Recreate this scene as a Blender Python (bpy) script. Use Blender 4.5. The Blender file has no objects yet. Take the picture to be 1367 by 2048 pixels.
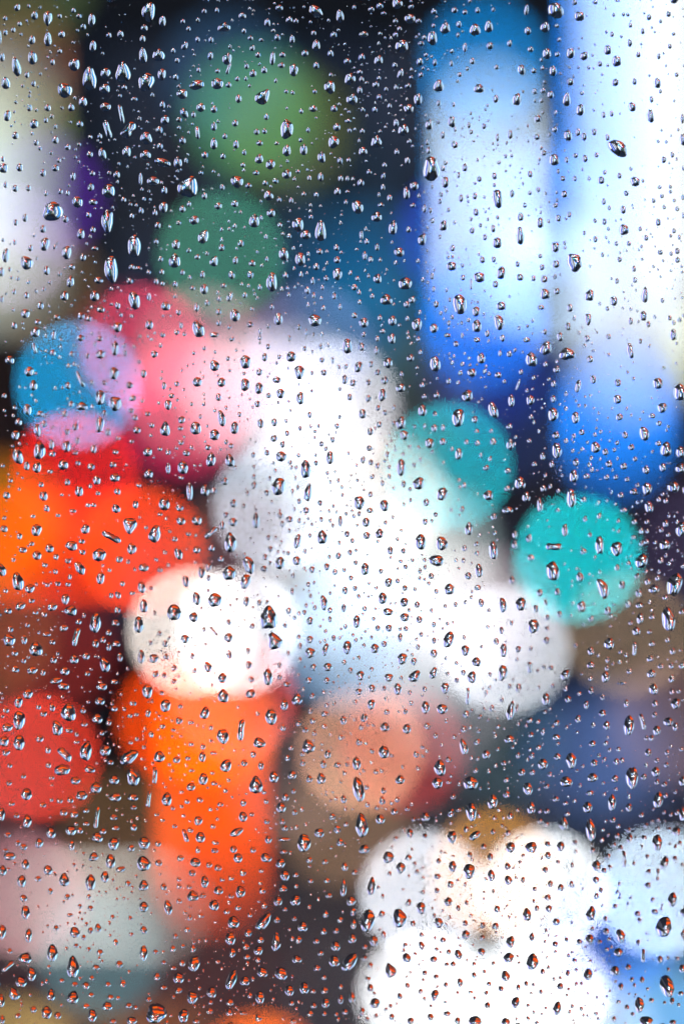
import bpy, math, random
import numpy as np

# ------------------------------------------------------------------ camera, sky, exposure
S = bpy.context.scene
C = S.collection
R = math.radians
PW, PH = 1367, 2048                 # the photograph's frame, for reading off directions
LENS, SENSOR = 100.0, 36.0
K = SENSOR / LENS / PH              # tangent per photograph pixel
DG = 0.556                          # camera to the wet face of the glass, metres
GROUND = -5.5                       # street level below the footbridge camera

cam_data = bpy.data.cameras.new('camera')
cam = bpy.data.objects.new('camera', cam_data)
C.objects.link(cam)
S.camera = cam
cam.location = (0, -DG, 0)
cam.rotation_euler = (R(90), 0, 0)
cam_data.sensor_fit = 'VERTICAL'
cam_data.sensor_height = SENSOR
cam_data.sensor_width = SENSOR * PW / PH
cam_data.lens = LENS
cam_data.clip_start = 0.02
cam_data.clip_end = 600
cam_data.dof.use_dof = True
cam_data.dof.focus_distance = DG - 0.0006
cam_data.dof.aperture_fstop = 4.0
cam_data.dof.aperture_blades = 0

W = bpy.data.worlds.new('World')
S.world = W
W.use_nodes = True
nt = W.node_tree
bg = nt.nodes['Background']
sky = nt.nodes.new('ShaderNodeTexSky')
sky.sky_type = 'NISHITA'
sky.sun_disc = False
sky.sun_elevation = R(-0.8)
sky.sun_rotation = R(200)
sky.air_density = 1.4
sky.ozone_density = 3.0
nt.links.new(sky.outputs[0], bg.inputs[0])
bg.inputs[1].default_value = 0.15

S.view_settings.view_transform = 'Standard'
S.view_settings.look = 'None'
S.view_settings.exposure = 0
S.view_settings.gamma = 1
S.view_settings.use_curve_mapping = False
cy = S.cycles
cy.use_adaptive_sampling = False
cy.use_denoising = True
try:
    cy.denoiser = 'OPENIMAGEDENOISE'
    cy.denoising_input_passes = 'RGB_ALBEDO_NORMAL'
    cy.denoising_prefilter = 'ACCURATE'
except Exception:
    pass
cy.max_bounces = 14
cy.transmission_bounces = 14
cy.glossy_bounces = 4
cy.diffuse_bounces = 2
cy.sample_clamp_direct = 0
cy.sample_clamp_indirect = 0
cy.caustics_refractive = True
cy.caustics_reflective = False
cy.use_light_tree = True

random.seed(7)
rng = np.random.default_rng(11)


# ------------------------------------------------------------------ helpers
def lin(rgb):
    out = []
    for v in rgb:
        v = v / 255.0
        out.append(v / 12.92 if v <= 0.04045 else ((v + 0.055) / 1.055) ** 2.4)
    return out


def at(px, py, d):
    """A point d metres in front of the camera in the direction of a photograph pixel."""
    return ((px - PW / 2) * K * d, d - DG, -(py - PH / 2) * K * d)


MATS = {}


def mat(name, rgb, rough=0.6, metal=0.0, var=0.25, scale=6.0, bump=0.0):
    """Procedural surface: base colour with noise-driven wear and roughness."""
    if name in MATS:
        return MATS[name]
    m = bpy.data.materials.new(name)
    m.use_nodes = True
    t = m.node_tree
    b = t.nodes['Principled BSDF']
    tc = t.nodes.new('ShaderNodeTexCoord')
    n = t.nodes.new('ShaderNodeTexNoise')
    n.inputs['Scale'].default_value = scale
    n.inputs['Detail'].default_value = 5
    t.links.new(tc.outputs['Object'], n.inputs['Vector'])
    r = t.nodes.new('ShaderNodeValToRGB')
    r.color_ramp.elements[0].color = [c * (1 - var) for c in rgb] + [1]
    r.color_ramp.elements[1].color = [min(1, c * (1 + var)) for c in rgb] + [1]
    t.links.new(n.outputs['Fac'], r.inputs[0])
    t.links.new(r.outputs[0], b.inputs['Base Color'])
    mr = t.nodes.new('ShaderNodeMapRange')
    mr.inputs['To Min'].default_value = max(0.03, rough - 0.1)
    mr.inputs['To Max'].default_value = min(1, rough + 0.1)
    t.links.new(n.outputs['Fac'], mr.inputs['Value'])
    t.links.new(mr.outputs[0], b.inputs['Roughness'])
    b.inputs['Metallic'].default_value = metal
    if bump:
        bp = t.nodes.new('ShaderNodeBump')
        bp.inputs['Strength'].default_value = bump
        t.links.new(n.outputs['Fac'], bp.inputs['Height'])
        t.links.new(bp.outputs[0], b.inputs['Normal'])
    MATS[name] = m
    return m


def glow(rgb_lin, strength):
    """A material that gives off light (lamps, lit signs)."""
    key = 'glow_%.3f_%.3f_%.3f_%.3f' % (*rgb_lin, strength)
    if key in MATS:
        return MATS[key]
    m = bpy.data.materials.new('glow')
    m.use_nodes = True
    t = m.node_tree
    t.nodes.remove(t.nodes['Principled BSDF'])
    e = t.nodes.new('ShaderNodeEmission')
    e.inputs[0].default_value = (*rgb_lin, 1)
    e.inputs[1].default_value = strength
    t.links.new(e.outputs[0], t.nodes['Material Output'].inputs[0])
    MATS[key] = m
    return m


def glass(name, ior, tint=(1, 1, 1), spread=0.0):
    """Clear glass or water; spread splits the colours a little, as water does."""
    m = bpy.data.materials.new(name)
    m.use_nodes = True
    t = m.node_tree
    t.nodes.remove(t.nodes['Principled BSDF'])
    last = None
    bands = [((1, 0, 0), -spread), ((0, 1, 0), 0.0), ((0, 0, 1), spread)] if spread else [((1, 1, 1), 0.0)]
    for col, d in bands:
        g = t.nodes.new('ShaderNodeBsdfGlass')
        g.inputs['Color'].default_value = (*[a * b for a, b in zip(tint, col)], 1)
        g.inputs['Roughness'].default_value = 0
        g.inputs['IOR'].default_value = ior + d
        if last is None:
            last = g
        else:
            s = t.nodes.new('ShaderNodeAddShader')
            t.links.new(last.outputs[0], s.inputs[0])
            t.links.new(g.outputs[0], s.inputs[1])
            last = s
    t.links.new(last.outputs[0], t.nodes['Material Output'].inputs[0])
    return m


class MB:
    """Collects boxes, tubes and lathes into one mesh."""

    def __init__(self):
        self.v, self.f, self.sm = [], [], []

    def add(self, vs, fs, smooth=False):
        o = len(self.v)
        self.v += [tuple(p) for p in vs]
        self.f += [tuple(i + o for i in f) for f in fs]
        self.sm += [smooth] * len(fs)
        return self

    def box(self, x0, x1, y0, y1, z0, z1):
        vs = [(x, y, z) for x in (x0, x1) for y in (y0, y1) for z in (z0, z1)]
        fs = [(0, 1, 3, 2), (4, 6, 7, 5), (0, 4, 5, 1), (2, 3, 7, 6), (0, 2, 6, 4), (1, 5, 7, 3)]
        return self.add(vs, fs)

    def tube(self, a, b, r0, r1=None, n=10):
        r1 = r0 if r1 is None else r1
        a, b = np.array(a, float), np.array(b, float)
        d = b - a
        d /= np.linalg.norm(d)
        u = np.cross(d, (0, 0, 1) if abs(d[2]) < 0.9 else (1, 0, 0))
        u /= np.linalg.norm(u)
        w = np.cross(d, u)
        vs, fs = [], []
        for p, r in ((a, r0), (b, r1)):
            for i in range(n):
                t = 2 * math.pi * i / n
                vs.append(p + r * (math.cos(t) * u + math.sin(t) * w))
        for i in range(n):
            j = (i + 1) % n
            fs.append((i, j, n + j, n + i))
        self.add(vs, fs, True)
        self.add(vs[:n], [tuple(range(n))[::-1]])
        return self.add(vs[n:], [tuple(range(n))])

    def lathe(self, prof, c=(0, 0, 0), n=16, axis='z'):
        vs, fs = [], []
        for r, h in prof:
            for i in range(n):
                t = 2 * math.pi * i / n
                q = (r * math.cos(t), r * math.sin(t), h)
                if axis == 'y':
                    q = (q[0], -q[2], q[1])
                if axis == 'x':
                    q = (q[2], q[0], q[1])
                vs.append((q[0] + c[0], q[1] + c[1], q[2] + c[2]))
        for k in range(len(prof) - 1):
            for i in range(n):
                j = (i + 1) % n
                fs.append((k * n + i, k * n + j, (k + 1) * n + j, (k + 1) * n + i))
        return self.add(vs, fs, True)

    def mesh(self, name):
        me = bpy.data.meshes.new(name)
        me.from_pydata(self.v, [], self.f)
        me.polygons.foreach_set('use_smooth', self.sm)
        me.update()
        return me

    def build(self, name, m, parent=None):
        me = self.mesh(name)
        me.materials.append(m)
        o = bpy.data.objects.new(name, me)
        C.objects.link(o)
        if parent:
            o.parent = parent
        return o


def put(me, name, parent=None, loc=(0, 0, 0), rz=0.0, scale=None):
    o = bpy.data.objects.new(name, me)
    C.objects.link(o)
    o.location = loc
    o.rotation_euler = (0, 0, rz)
    if scale:
        o.scale = scale
    if parent:
        o.parent = parent
    return o


def tag(o, label, cat, group=None):
    o['label'] = label
    o['category'] = cat
    if group:
        o['group'] = group
    return o


def thing(name, label, cat, loc=(0, 0, 0), rz=0.0, group=None):
    o = bpy.data.objects.new(name, None)
    o.empty_display_size = 0.2
    C.objects.link(o)
    o.location = loc
    o.rotation_euler = (0, 0, rz)
    return tag(o, label, cat, group)


def structure(o, kind='structure'):
    o['kind'] = kind
    return o


def sphere(r, n=14, rings=8):
    return [(max(1e-4, r * math.sin(math.pi * i / rings)), -r * math.cos(math.pi * i / rings)) for i in range(rings + 1)]


STEEL = mat('painted_steel', (0.06, 0.065, 0.07), 0.45, 0.6)
BLACK = mat('black_housing', (0.02, 0.02, 0.022), 0.5)
CONC = mat('concrete', (0.28, 0.27, 0.26), 0.8, 0, 0.2, 3, 0.2)


# ------------------------------------------------------------------ the setting
def wet_asphalt():
    m = mat('wet_asphalt', (0.028, 0.029, 0.032), 0.6, 0, 0.35, 1.3)
    m.node_tree.nodes['Principled BSDF'].inputs['Specular IOR Level'].default_value = 0.12
    t = m.node_tree
    n2 = t.nodes.new('ShaderNodeTexNoise')
    n2.inputs['Scale'].default_value = 45
    bp = t.nodes.new('ShaderNodeBump')
    bp.inputs['Strength'].default_value = 0.25
    t.links.new(n2.outputs['Fac'], bp.inputs['Height'])
    t.links.new(bp.outputs[0], t.nodes['Principled BSDF'].inputs['Normal'])
    return m


G = GROUND
structure(MB().box(-300, 300, -60, 500, G - 0.4, G - 0.15).build('ground', mat('ground', (0.07, 0.07, 0.068), 0.8, 0, 0.3, 0.5)))
structure(MB().box(-5.6, 5.6, -60, 160, G - 0.14, G).build('road', wet_asphalt()))
for s in (-1, 1):
    x0, x1 = sorted((s * 5.6, s * 8.2))
    structure(MB().box(x0, x1, -60, 160, G - 0.14, G + 0.13).build('pavement', CONC))
PAINT = mat('road_paint', (0.7, 0.7, 0.68), 0.5, 0, 0.15, 8)
dash = MB().box(-0.07, 0.07, 0, 3, 0, 0.004).mesh('lane_marking')
dash.materials.append(PAINT)
road = bpy.data.objects['road']
for k in range(12):
    put(dash, 'lane_marking', road, (0, 6 + k * 8, G + 0.004))

DARKGLASS = mat('dark_cladding', (0.03, 0.033, 0.04), 0.55, 0, 0.3, 1.2)
BRICKS = [mat('facade_a', (0.16, 0.15, 0.16), 0.8, 0, 0.25, 1.5), mat('facade_b', (0.2, 0.16, 0.13), 0.8, 0, 0.25, 1.5),
          mat('facade_c', (0.13, 0.15, 0.18), 0.7, 0, 0.25, 1.5), mat('facade_d', (0.22, 0.21, 0.2), 0.8, 0, 0.25, 1.5)]


def building(name, label, s, y0, y1, top, wall_m, strips=(), windows=(), depth=14):
    """A street-side building; s = -1 or 1 for its side of the street. strips: (y, width, z0, z1, rgb, power);
    windows: (y, z, width, height, rgb, power)."""
    t = thing(name, label, 'building', (s * 8.2, (y0 + y1) / 2, G))
    ym = (y0 + y1) / 2
    xa, xb = sorted((0.0, s * depth))
    MB().box(xa, xb, y0 - ym, y1 - ym, -0.1, top - G).build('wall', wall_m, t)
    xa, xb = sorted((-s * 0.25, s * (depth + 0.2)))
    MB().box(xa, xb, y0 - ym - 0.1, y1 - ym + 0.1, top - G, top - G + 0.5).build('cornice', CONC, t)
    xa, xb = sorted((-s * 0.15, s * 0.02))
    for k in range(2, int((top - G) / 3.4)):
        MB().box(xa, xb, y0 - ym, y1 - ym, k * 3.4 - 0.12, k * 3.4 + 0.06).build('string_course', CONC, t)
    for (y, w, z0, z1, rgb, p) in strips:
        xa, xb = sorted((-s * 0.28, -s * 0.02))
        fr = MB().box(xa, xb, y - w / 2 - 0.06 - ym, y + w / 2 + 0.06 - ym, z0 - 0.06 - G, z1 + 0.06 - G).build('sign_box', BLACK, t)
        xa, xb = sorted((-s * 0.31, -s * 0.285))
        MB().box(xa, xb, y - w / 2 - ym, y + w / 2 - ym, z0 - G, z1 - G).build('light_panel', glow(lin(rgb), p), fr)
    for (y, z, w, h, rgb, p) in windows:
        xa, xb = sorted((-s * 0.1, -s * 0.02))
        fr = MB()
        for (a, b, c, d) in ((-w / 2 - .08, w / 2 + .08, -h / 2 - .08, -h / 2), (-w / 2 - .08, w / 2 + .08, h / 2, h / 2 + .08),
                             (-w / 2 - .08, -w / 2, -h / 2, h / 2), (w / 2, w / 2 + .08, -h / 2, h / 2)):
            fr.box(xa, xb, y - ym + a, y - ym + b, z - G + c, z - G + d)
        fo = fr.build('window', STEEL, t)
        xa, xb = sorted((-s * 0.06, -s * 0.03))
        MB().box(xa, xb, y - ym - w / 2, y - ym + w / 2, z - G - h / 2, z - G + h / 2).build('pane', glow(lin(rgb), p), fo)
    return t


def strip_row(bands, tops, cols, p, z0=-2.2):
    return [((a + b) / 2, b - a, z0, tops[i % len(tops)], cols[i % len(cols)], p) for i, (a, b) in enumerate(bands)]


LC = [(215, 242, 250), (245, 250, 252), (120, 205, 235), (240, 248, 252), (70, 150, 230), (245, 248, 250)]
RC = [(240, 236, 253), (250, 250, 255), (190, 205, 252), (250, 246, 252), (120, 140, 235), (230, 230, 253)]
building('office_building', 'dark corner block with tall white and cyan light strips, nearest on the west pavement', -1, 2.5, 29, 15, DARKGLASS,
         strip_row([(4.3, 5.5), (6.3, 8.8), (9.9, 13.2), (14.8, 19.4), (21.2, 27.0)], [5.5, 7.4, 6.4, 8.2, 9.0], LC, 1.7)
         + [(9.35, 0.7, -2.2, 2.5, (30, 200, 110), 1.6), (14.0, 1.0, -2.2, 1.0, (20, 150, 235), 1.8), (20.3, 1.4, -2.2, 3.0, (0, 190, 210), 1.8)])  # small green, blue and teal panels added for glints in the drops
building('shop_building', 'black clad shop block with blue and white light strips, second along the west pavement', -1, 29.5, 50, 17, DARKGLASS,
         strip_row([(31, 35.5), (40, 44)], [10, 8.5], LC[3:], 1.8, -1.5))
building('office_building', 'dark corner block with tall lavender light strips, nearest on the east pavement', 1, 2.5, 29, 15, DARKGLASS,
         strip_row([(4.7, 5.9), (6.9, 9.4), (10.8, 14.2), (15.9, 20.2), (22.0, 27.4)], [6.0, 7.0, 7.6, 6.8, 9.4], RC, 1.7)
         + [(10.1, 0.7, -2.2, 1.5, (220, 215, 40), 1.5), (15.05, 1.0, -2.2, 2.5, (60, 70, 240), 1.8), (21.1, 1.2, -2.2, 1.0, (230, 60, 150), 1.6)])  # yellow, blue and pink panels put in to colour the drops' glints
building('shop_building', 'black clad shop block with lavender light strips, second along the east pavement', 1, 29.5, 50, 17, DARKGLASS,
         strip_row([(31.5, 36), (41, 45)], [9.5, 8], RC[2:], 1.8, -1.5))


def win_grid(y0, y1, cols, rows, rgbs, p, seed):
    rr = random.Random(seed)
    out = []
    for i in range(cols):
        for j in range(rows):
            out.append((y0 + (i + .5) * (y1 - y0) / cols, -3.4 + j * 3.4, 1.5, 1.9, rr.choice(rgbs), p * rr.uniform(0.1, 1.0)))
    return out


building('tenement', 'brick tenement with a few dim amber windows far down the west side', -1, 51, 72, 20, BRICKS[1],
         windows=win_grid(52, 71, 5, 6, [(120, 80, 50), (60, 60, 70), (30, 34, 44)], 0.9, 3))
building('tenement', 'blue grey block with dim windows at the far west corner', -1, 72.5, 95, 19, BRICKS[2],
         windows=win_grid(73, 94, 5, 6, [(50, 60, 90), (30, 34, 44), (90, 70, 60)], 0.9, 4))
building('tenement', 'brick tenement with dim blue windows far down the east side', 1, 51, 72, 19, BRICKS[1],
         windows=win_grid(52, 71, 5, 6, [(40, 60, 110), (60, 60, 70), (30, 34, 44)], 1.0, 5))
building('tenement', 'grey block with dim violet windows at the far east corner', 1, 72.5, 95, 21, BRICKS[3],
         windows=win_grid(73, 94, 5, 6, [(60, 55, 90), (30, 34, 44), (90, 90, 120)], 1.2, 6))

# the building that closes the street, with dim windows
t = thing('end_building', 'broad dark facade with rows of dim windows closing the far end of the street', 'building', (0, 110, G))
MB().box(-24, 24, 0, 12, -0.1, 26).build('wall', BRICKS[2], t)
MB().box(-24.3, 24.3, -0.3, 12, 26, 26.6).build('cornice', CONC, t)
rr = random.Random(21)
for i in range(9):
    for j in range(6):
        x, z = -13.2 + i * 3.3, 2.6 + j * 3.8
        fo = MB().box(x - 1.0, x + 1.0, -0.14, -0.02, z - 1.25, z + 1.25).build('window', STEEL, t)
        rgb = rr.choice([(34, 44, 64), (40, 46, 62), (36, 38, 48), (28, 46, 62)])
        MB().box(x - 0.85, x + 0.85, -0.17, -0.145, z - 1.1, z + 1.1).build('pane', glow(lin(rgb), rr.uniform(2.4, 5.0)), fo)  # pane glow raised to lift the dark background

# footbridge deck and the glass screen that carries the rain
structure(MB().box(-7, 7, -2.4, 0.16, -1.62, -1.36).build('footbridge_deck', CONC))
YAW, PIVOT = R(3.5), -0.02            # the panel stands slightly askew to the lens
scr = thing('glass_screen', 'clear rain-spattered glass panel filling the whole view', 'glass pane', (PIVOT * (1 - math.cos(YAW)) - 0.004 * math.sin(YAW), -PIVOT * math.sin(YAW) + 0.004 * math.cos(YAW), -1.36), YAW)
MB().box(-0.79, 0.79, -0.004, 0.004, 0.1, 2.56).build('pane', glass('clear_glass', 1.5, (0.985, 0.995, 0.99)), scr)
for s in (-1, 1):
    MB().box(s * 0.83 - 0.03, s * 0.83 + 0.03, -0.03, 0.03, 0, 2.62).build('post', STEEL, scr)
    for z in (0.4, 2.2):
        xa, xb = sorted((s * 0.77, s * 0.8))
        MB().box(xa, xb, -0.014, 0.014, z - 0.05, z + 0.05).build('clamp', STEEL, scr)
MB().box(-0.8, 0.8, -0.025, 0.025, 0.03, 0.096).build('bottom_rail', STEEL, scr)
MB().box(-0.8, 0.8, -0.025, 0.025, 2.564, 2.62).build('top_rail', STEEL, scr)


# ------------------------------------------------------------------ lights of the street
BLUR = 253.0           # diameter, in photograph pixels, that the open lens gives a far point


def disc_power(size):
    return (BLUR / size) ** 2


CABLES = {}


def hang_cable(d):
    """A steel cable from wall to wall, d metres from the camera; lanterns hang from it."""
    z = 9.6 * d / 50 + 0.4
    if d in CABLES:
        return z
    CABLES[d] = True
    y = d - DG
    m = MB()
    n = 12
    pts = [(-8.2 + 16.4 * i / n, y, z + 0.35 * (2 * i / n - 1) ** 2) for i in range(n + 1)]
    for a, b in zip(pts, pts[1:]):
        m.tube(a, b, 0.012, n=6)
    o = m.build('span_cable', STEEL)
    far = {44: 'nearest of the lantern cables', 48: 'second nearest of the lantern cables', 52: 'middle one of the lantern cables',
           56: 'second farthest of the lantern cables', 60: 'farthest of the lantern cables'}[d]
    tag(o, 'thin steel cable strung across the street, ' + far, 'cable', 'lantern cables')
    return z


def lamp(px, py, size, rgb, label, d=52, gain=1.0, name=None):
    """A round lamp in the direction of a photograph pixel: hung from a span cable when high, on a post when low."""
    x, y, z = at(px, py, d)
    r = size * K * d / 2
    power = disc_power(size) * gain
    em = glow(rgb, power)
    if z > -1.6:
        t = thing(name or 'paper_lantern', label, 'lantern', (x, y, z - r), 0, 'lanterns hung over the street')
        MB().lathe(sphere(r), (0, 0, r), 18).build('shade', em, t)
        MB().lathe([(0.01, 2 * r + 0.06), (r * 0.35, 2 * r + 0.03), (r * 0.4, 2 * r - 0.02)], n=14).build('cap', BLACK, t)
        zc = hang_cable(d)
        sag = 0.35 * (x / 8.2) ** 2
        MB().tube((0, 0, 2 * r + 0.05), (0, 0, zc + sag - z + r), 0.006, n=6).build('cord', BLACK, t)
    else:
        base = G if abs(x) < 5.6 else G + 0.13
        h = z - base
        t = thing(name or 'globe_lamp', label, 'lamp', (x, y, base), 0, 'globe lamps on posts')
        MB().lathe(sphere(r), (0, 0, h), 18).build('globe', em, t)
        MB().lathe([(0.16, 0), (0.16, 0.05), (0.05, 0.12), (0.04, max(0.14, h - r * 1.05)), (r * 0.5, max(0.16, h - r * 0.98)), (r * 0.55, max(0.18, h - r * 0.85))], n=12).build('post', STEEL, t)
        MB().lathe([(r * 0.3, h + r * 0.95), (r * 0.12, h + r * 1.15), (0.004, h + r * 1.3)], n=10).build('finial', BLACK, t)
    return t


def sign(px0, py0, px1, py1, rgb, label, d=50, level=1.0, frac=None, side=None, name='projecting_sign'):
    """A lit sign box that projects over the street on two brackets from the wall of its side, or stands on legs when low."""
    x0, y, z1 = at(px0, py0, d)
    x1, _, z0 = at(px1, py1, d)
    w, h = px1 - px0, py1 - py0
    if frac is None:      # share of the open lens that the sign fills at its brightest
        a = 126.5
        def half(u):
            u = min(u / 2, a)
            return u
        hw, hh = half(w), half(h)
        n = 160
        g = [((i + .5) / n * 2 - 1) * a for i in range(n)]
        frac = sum(1 for u in g for v in g if u * u + v * v < a * a and abs(u) < hw and abs(v) < hh) / sum(1 for u in g for v in g if u * u + v * v < a * a)
    xm, zm = (x0 + x1) / 2, (z0 + z1) / 2
    s = side if side else (-1 if xm < 0 else 1)
    t = thing(name, label, 'sign', (xm, y, z0), 0, 'lit signs over the street')
    hw, hz = (x1 - x0) / 2, z1 - z0
    MB().box(-hw - 0.05, hw + 0.05, 0, 0.22, -0.05, hz + 0.05).build('case', BLACK, t)
    MB().box(-hw, hw, -0.03, -0.004, 0, hz).build('lit_face', glow(rgb, level / max(frac, 0.004)), t)
    if z0 > -4.2:
        for zz in (hz * 0.15, hz * 0.85):
            MB().tube((s * hw, 0.11, zz), (s * 8.2 - xm, 0.11, zz), 0.03, n=8).build('bracket', STEEL, t)
    else:
        for xx in (-hw * 0.7, hw * 0.7):
            MB().tube((xx, 0.11, -0.05), (xx, 0.11, G - z0 + (0.13 if abs(xm + xx) > 5.6 else 0)), 0.04, n=8).build('leg', STEEL, t)
    return t


def signal(px, py, size, rgb, label, d=54):
    """A traffic light on a mast arm from the east pavement, its bottom lens lit."""
    x, y, z = at(px, py, d)
    r = size * K * d / 2
    t = thing('traffic_light', label, 'traffic light', (7.0, y + 0.35, G + 0.13), 0, 'traffic lights over the street')
    ox, oz = x - 7.0, z - G - 0.13
    MB().lathe([(0.2, 0), (0.2, 0.25), (0.1, 0.3), (0.075, oz + 2.0), (0.02, oz + 2.05)], n=14).build('mast', STEEL, t)
    MB().tube((0, 0, oz + 1.4), (ox - 0.3, 0, oz + 1.15), 0.06, 0.045).build('arm', STEEL, t)
    hd = MB().box(ox - r * 1.25, ox + r * 1.25, -0.3, -0.05, oz - r * 1.5, oz + r * 6.6).build('head', BLACK, t)
    MB().box(ox - r * 1.9, ox + r * 1.9, -0.045, -0.02, oz - r * 2.1, oz + r * 7.2).build('backboard', BLACK, t)
    for k, (nm, m) in enumerate((('green_lens', glow(rgb, disc_power(size))), ('amber_lens', mat('amber_unlit', (0.16, 0.07, 0.01), 0.2)), ('red_lens', mat('red_unlit', (0.14, 0.01, 0.01), 0.2)))):
        zz = oz + k * r * 2.55
        MB().lathe([(0.001, 0.06), (r * 0.5, 0.05), (r * 0.85, 0.025), (r, 0.0)], (ox, -0.305, zz), 20, 'y').build(nm, m, hd)
        vs, fs = [], []
        for i in range(13):
            a = math.pi * (i / 12)
            for yy in (-0.3, -0.3 - r * 1.6):
                vs.append((ox + r * 1.12 * math.cos(a), yy, zz + r * 1.12 * math.sin(a)))
        for i in range(12):
            fs.append((2 * i, 2 * i + 1, 2 * i + 3, 2 * i + 2))
        MB().add(vs, fs, True).build('visor', BLACK, hd)
    return t


# light that each lamp's blurred disc brings, linear red, green and blue
sign(-130, 150, 46, 590, (0.92, 1.06, 0.98), 'tall pale green white sign at the upper edge, leftmost in the photo', 50)
sign(26, 90, 46, 190, (0.09, 0.035, 0.014), 'narrow brown orange neon strip beside the pale green sign', 49.5)
sign(28, 245, 48, 300, (0.0351, 0.0479, 0.0044), 'short olive yellow neon strip beside the pale green sign', 49.5)
lamp(60, -35, 80, (0.0456, 0.067, 0.0241), 'dim olive lantern above the pale green sign', 48)
lamp(22, 493, 32, (0.16, 0.13, 0.2), 'pale lilac lantern low on the pale green sign', 48)
lamp(85, 392, 60, (0.0497, 0.0082, 0.1712), 'dim violet lantern beside the lilac one', 52)
lamp(80, 570, 60, (0.0772, 0.0467, 0.0199), 'dim brown lantern below the lilac one', 52)
lamp(505, 225, 100, (0.055, 0.21, 0.08), 'green lantern at the top, brightest of the green glows', 52)
lamp(570, 258, 90, (0.075, 0.085, 0.002), 'olive lantern overlapping the green one', 56)
lamp(455, 150, 90, (0.0162, 0.0479, 0.1046), 'slate blue lantern just above the green one', 56)
lamp(442, 509, 44, (0.0374, 0.1827, 0.1123), 'grey green lantern with a crisp round edge, left of centre', 48)
sign(655, 490, 790, 690, (0.0023, 0.1426, 0.3605), 'broad deep blue sign left of the tall blue white column', 58)
sign(700, 640, 790, 700, (0.0023, 0.0298, 0.0376), 'small sea green sign under the deep blue one', 56)
lamp(622, 694, 40, (0.0833, 0.0924, 0.1889), 'grey lavender lantern under the deep blue sign', 52)
sign(962, 205, 990, 575, (0.78, 0.95, 1.15), 'tall blue white light column, narrower of the two columns', 50)
lamp(968, 120, 56, (0, 0.15, 0.42), 'cyan blue lantern above the narrower light column', 52)
sign(952, 130, 962, 650, (0, 0.22, 0.62), 'slim blue strip imitating the colour fringe of the narrower light column', 50.5)  # added strip; its blue stands in for a colour fringe
sign(950, 600, 984, 680, (0, 0.16, 0.8), 'deep blue panel at the foot of the narrower column', 49.5)
sign(1226, -140, 1300, 760, (0.86, 0.94, 1.06), 'broad blue white light column, right of the narrower one', 50)
sign(1212, 770, 1250, 905, (0.01, 0.27, 1.1), 'blue foot of the broad light column', 49.5)
sign(1340, -140, 1440, 640, (0.6, 0.6, 0.57), 'warm white sign at the upper right edge', 48)
lamp(1452, 700, 60, (0.3, 0.31, 0.16), 'yellow green lantern at the right edge', 48)
lamp(157, 769, 32, (0.0023, 0.295, 0.62), 'crisp cyan lantern, overlapped by two lilac crescents', 44)
lamp(288, 696, 36, (0.5003, 0.0386, 0.08), 'rose pink lantern beside the cyan one', 48)
lamp(262, 690, 50, (0.0752, 0.0036, 0.0111), 'dark crimson lantern behind the rose pink one', 56)
lamp(400, 692, 36, (0.1882, 0.0958, 0.0958), 'mauve brown lantern right of the rose pink one', 52)
lamp(385, 790, 70, (0.5, 0.13, 0.16), 'soft pink lantern where the rose glow turns white', 56)
lamp(500, 790, 80, (0.5, 0.42, 0.47), 'white lantern with a pink cast, upper end of the white cluster', 56)
lamp(590, 785, 80, (0.38, 0.38, 0.42), 'white lantern near the upper end of the white cluster', 52)
lamp(668, 808, 50, (0.5629, 0.5411, 0.5898), 'blue white lantern at the upper right of the white cluster', 48)
lamp(640, 910, 90, (0.4, 0.4228, 0.442), 'bright white lantern in the heart of the white cluster', 52)
lamp(768, 1000, 50, (0.4611, 0.3863, 0.3373), 'white lantern right of the cluster heart with a crisp edge', 48)
lamp(555, 1012, 40, (0.52, 0.57, 0.66), 'grey lavender lantern with a crisp edge, left of the white cluster', 48)
lamp(700, 1050, 80, (0.2842, 0.2942, 0.338), 'white lantern just below the cluster heart', 56)
lamp(815, 1055, 36, (0.1086, 0.1101, 0.0998), 'faint grey white lantern beside the upper teal light', 52)
lamp(650, 1170, 90, (0.46, 0.52, 0.57), 'blue grey lantern below the white cluster', 56)
lamp(760, 1130, 90, (0.2498, 0.2998, 0.2862), 'white lantern under the crisp edged one right of the heart', 56)
lamp(870, 1090, 60, (0.1719, 0.2279, 0.2251), 'grey white lantern just below the upper teal light', 56)
lamp(850, 1165, 90, (0.3664, 0.328, 0.3345), 'white lantern on the slope of the white cluster', 52)
lamp(930, 1235, 80, (0.3411, 0.2957, 0.2919), 'white lantern low on the slope of the white cluster', 48)
lamp(1010, 1300, 44, (0.66, 0.67, 0.72), 'white lamp at the lower end of the white cluster', 44)
lamp(985, 1215, 40, (0.1286, 0.0931, 0.1089), 'pale grey lantern above the lower end of the white cluster', 52)
signal(897, 933, 34, (0.0022, 0.3444, 0.4096), 'traffic light with a teal lit lens, upper of the two', 54)
signal(1155, 1118, 34, (0.0021, 0.5611, 0.6237), 'traffic light with a teal lit lens, lower of the two', 52)
lamp(1254, 1270, 36, (0.1829, 0.123, 0.0758), 'brown lamp with a crisp round edge below the lower teal light', 44)
lamp(830, 790, 60, (0.0232, 0.0323, 0.0228), 'dim brown lantern above the upper teal light', 60)
sign(1130, 1450, 1300, 1620, (0.1263, 0.2213, 0.5529), 'dim slate blue sign in the lower right', 58)
lamp(150, 950, 36, (0.7529, 0.0117, 0.0083), 'red lantern just below the cyan one', 44)
sign(-70, 1082, 282, 1106, (1.1, 0.05, 0), 'long orange red neon bar at the left edge', 50)
lamp(283, 1098, 40, (0.8, 0.05, 0), 'orange red lantern at the right end of the orange red bar', 48)
lamp(-5, 1045, 100, (0.42, 0.13, 0), 'amber lantern above the orange red bar', 48)
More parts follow.
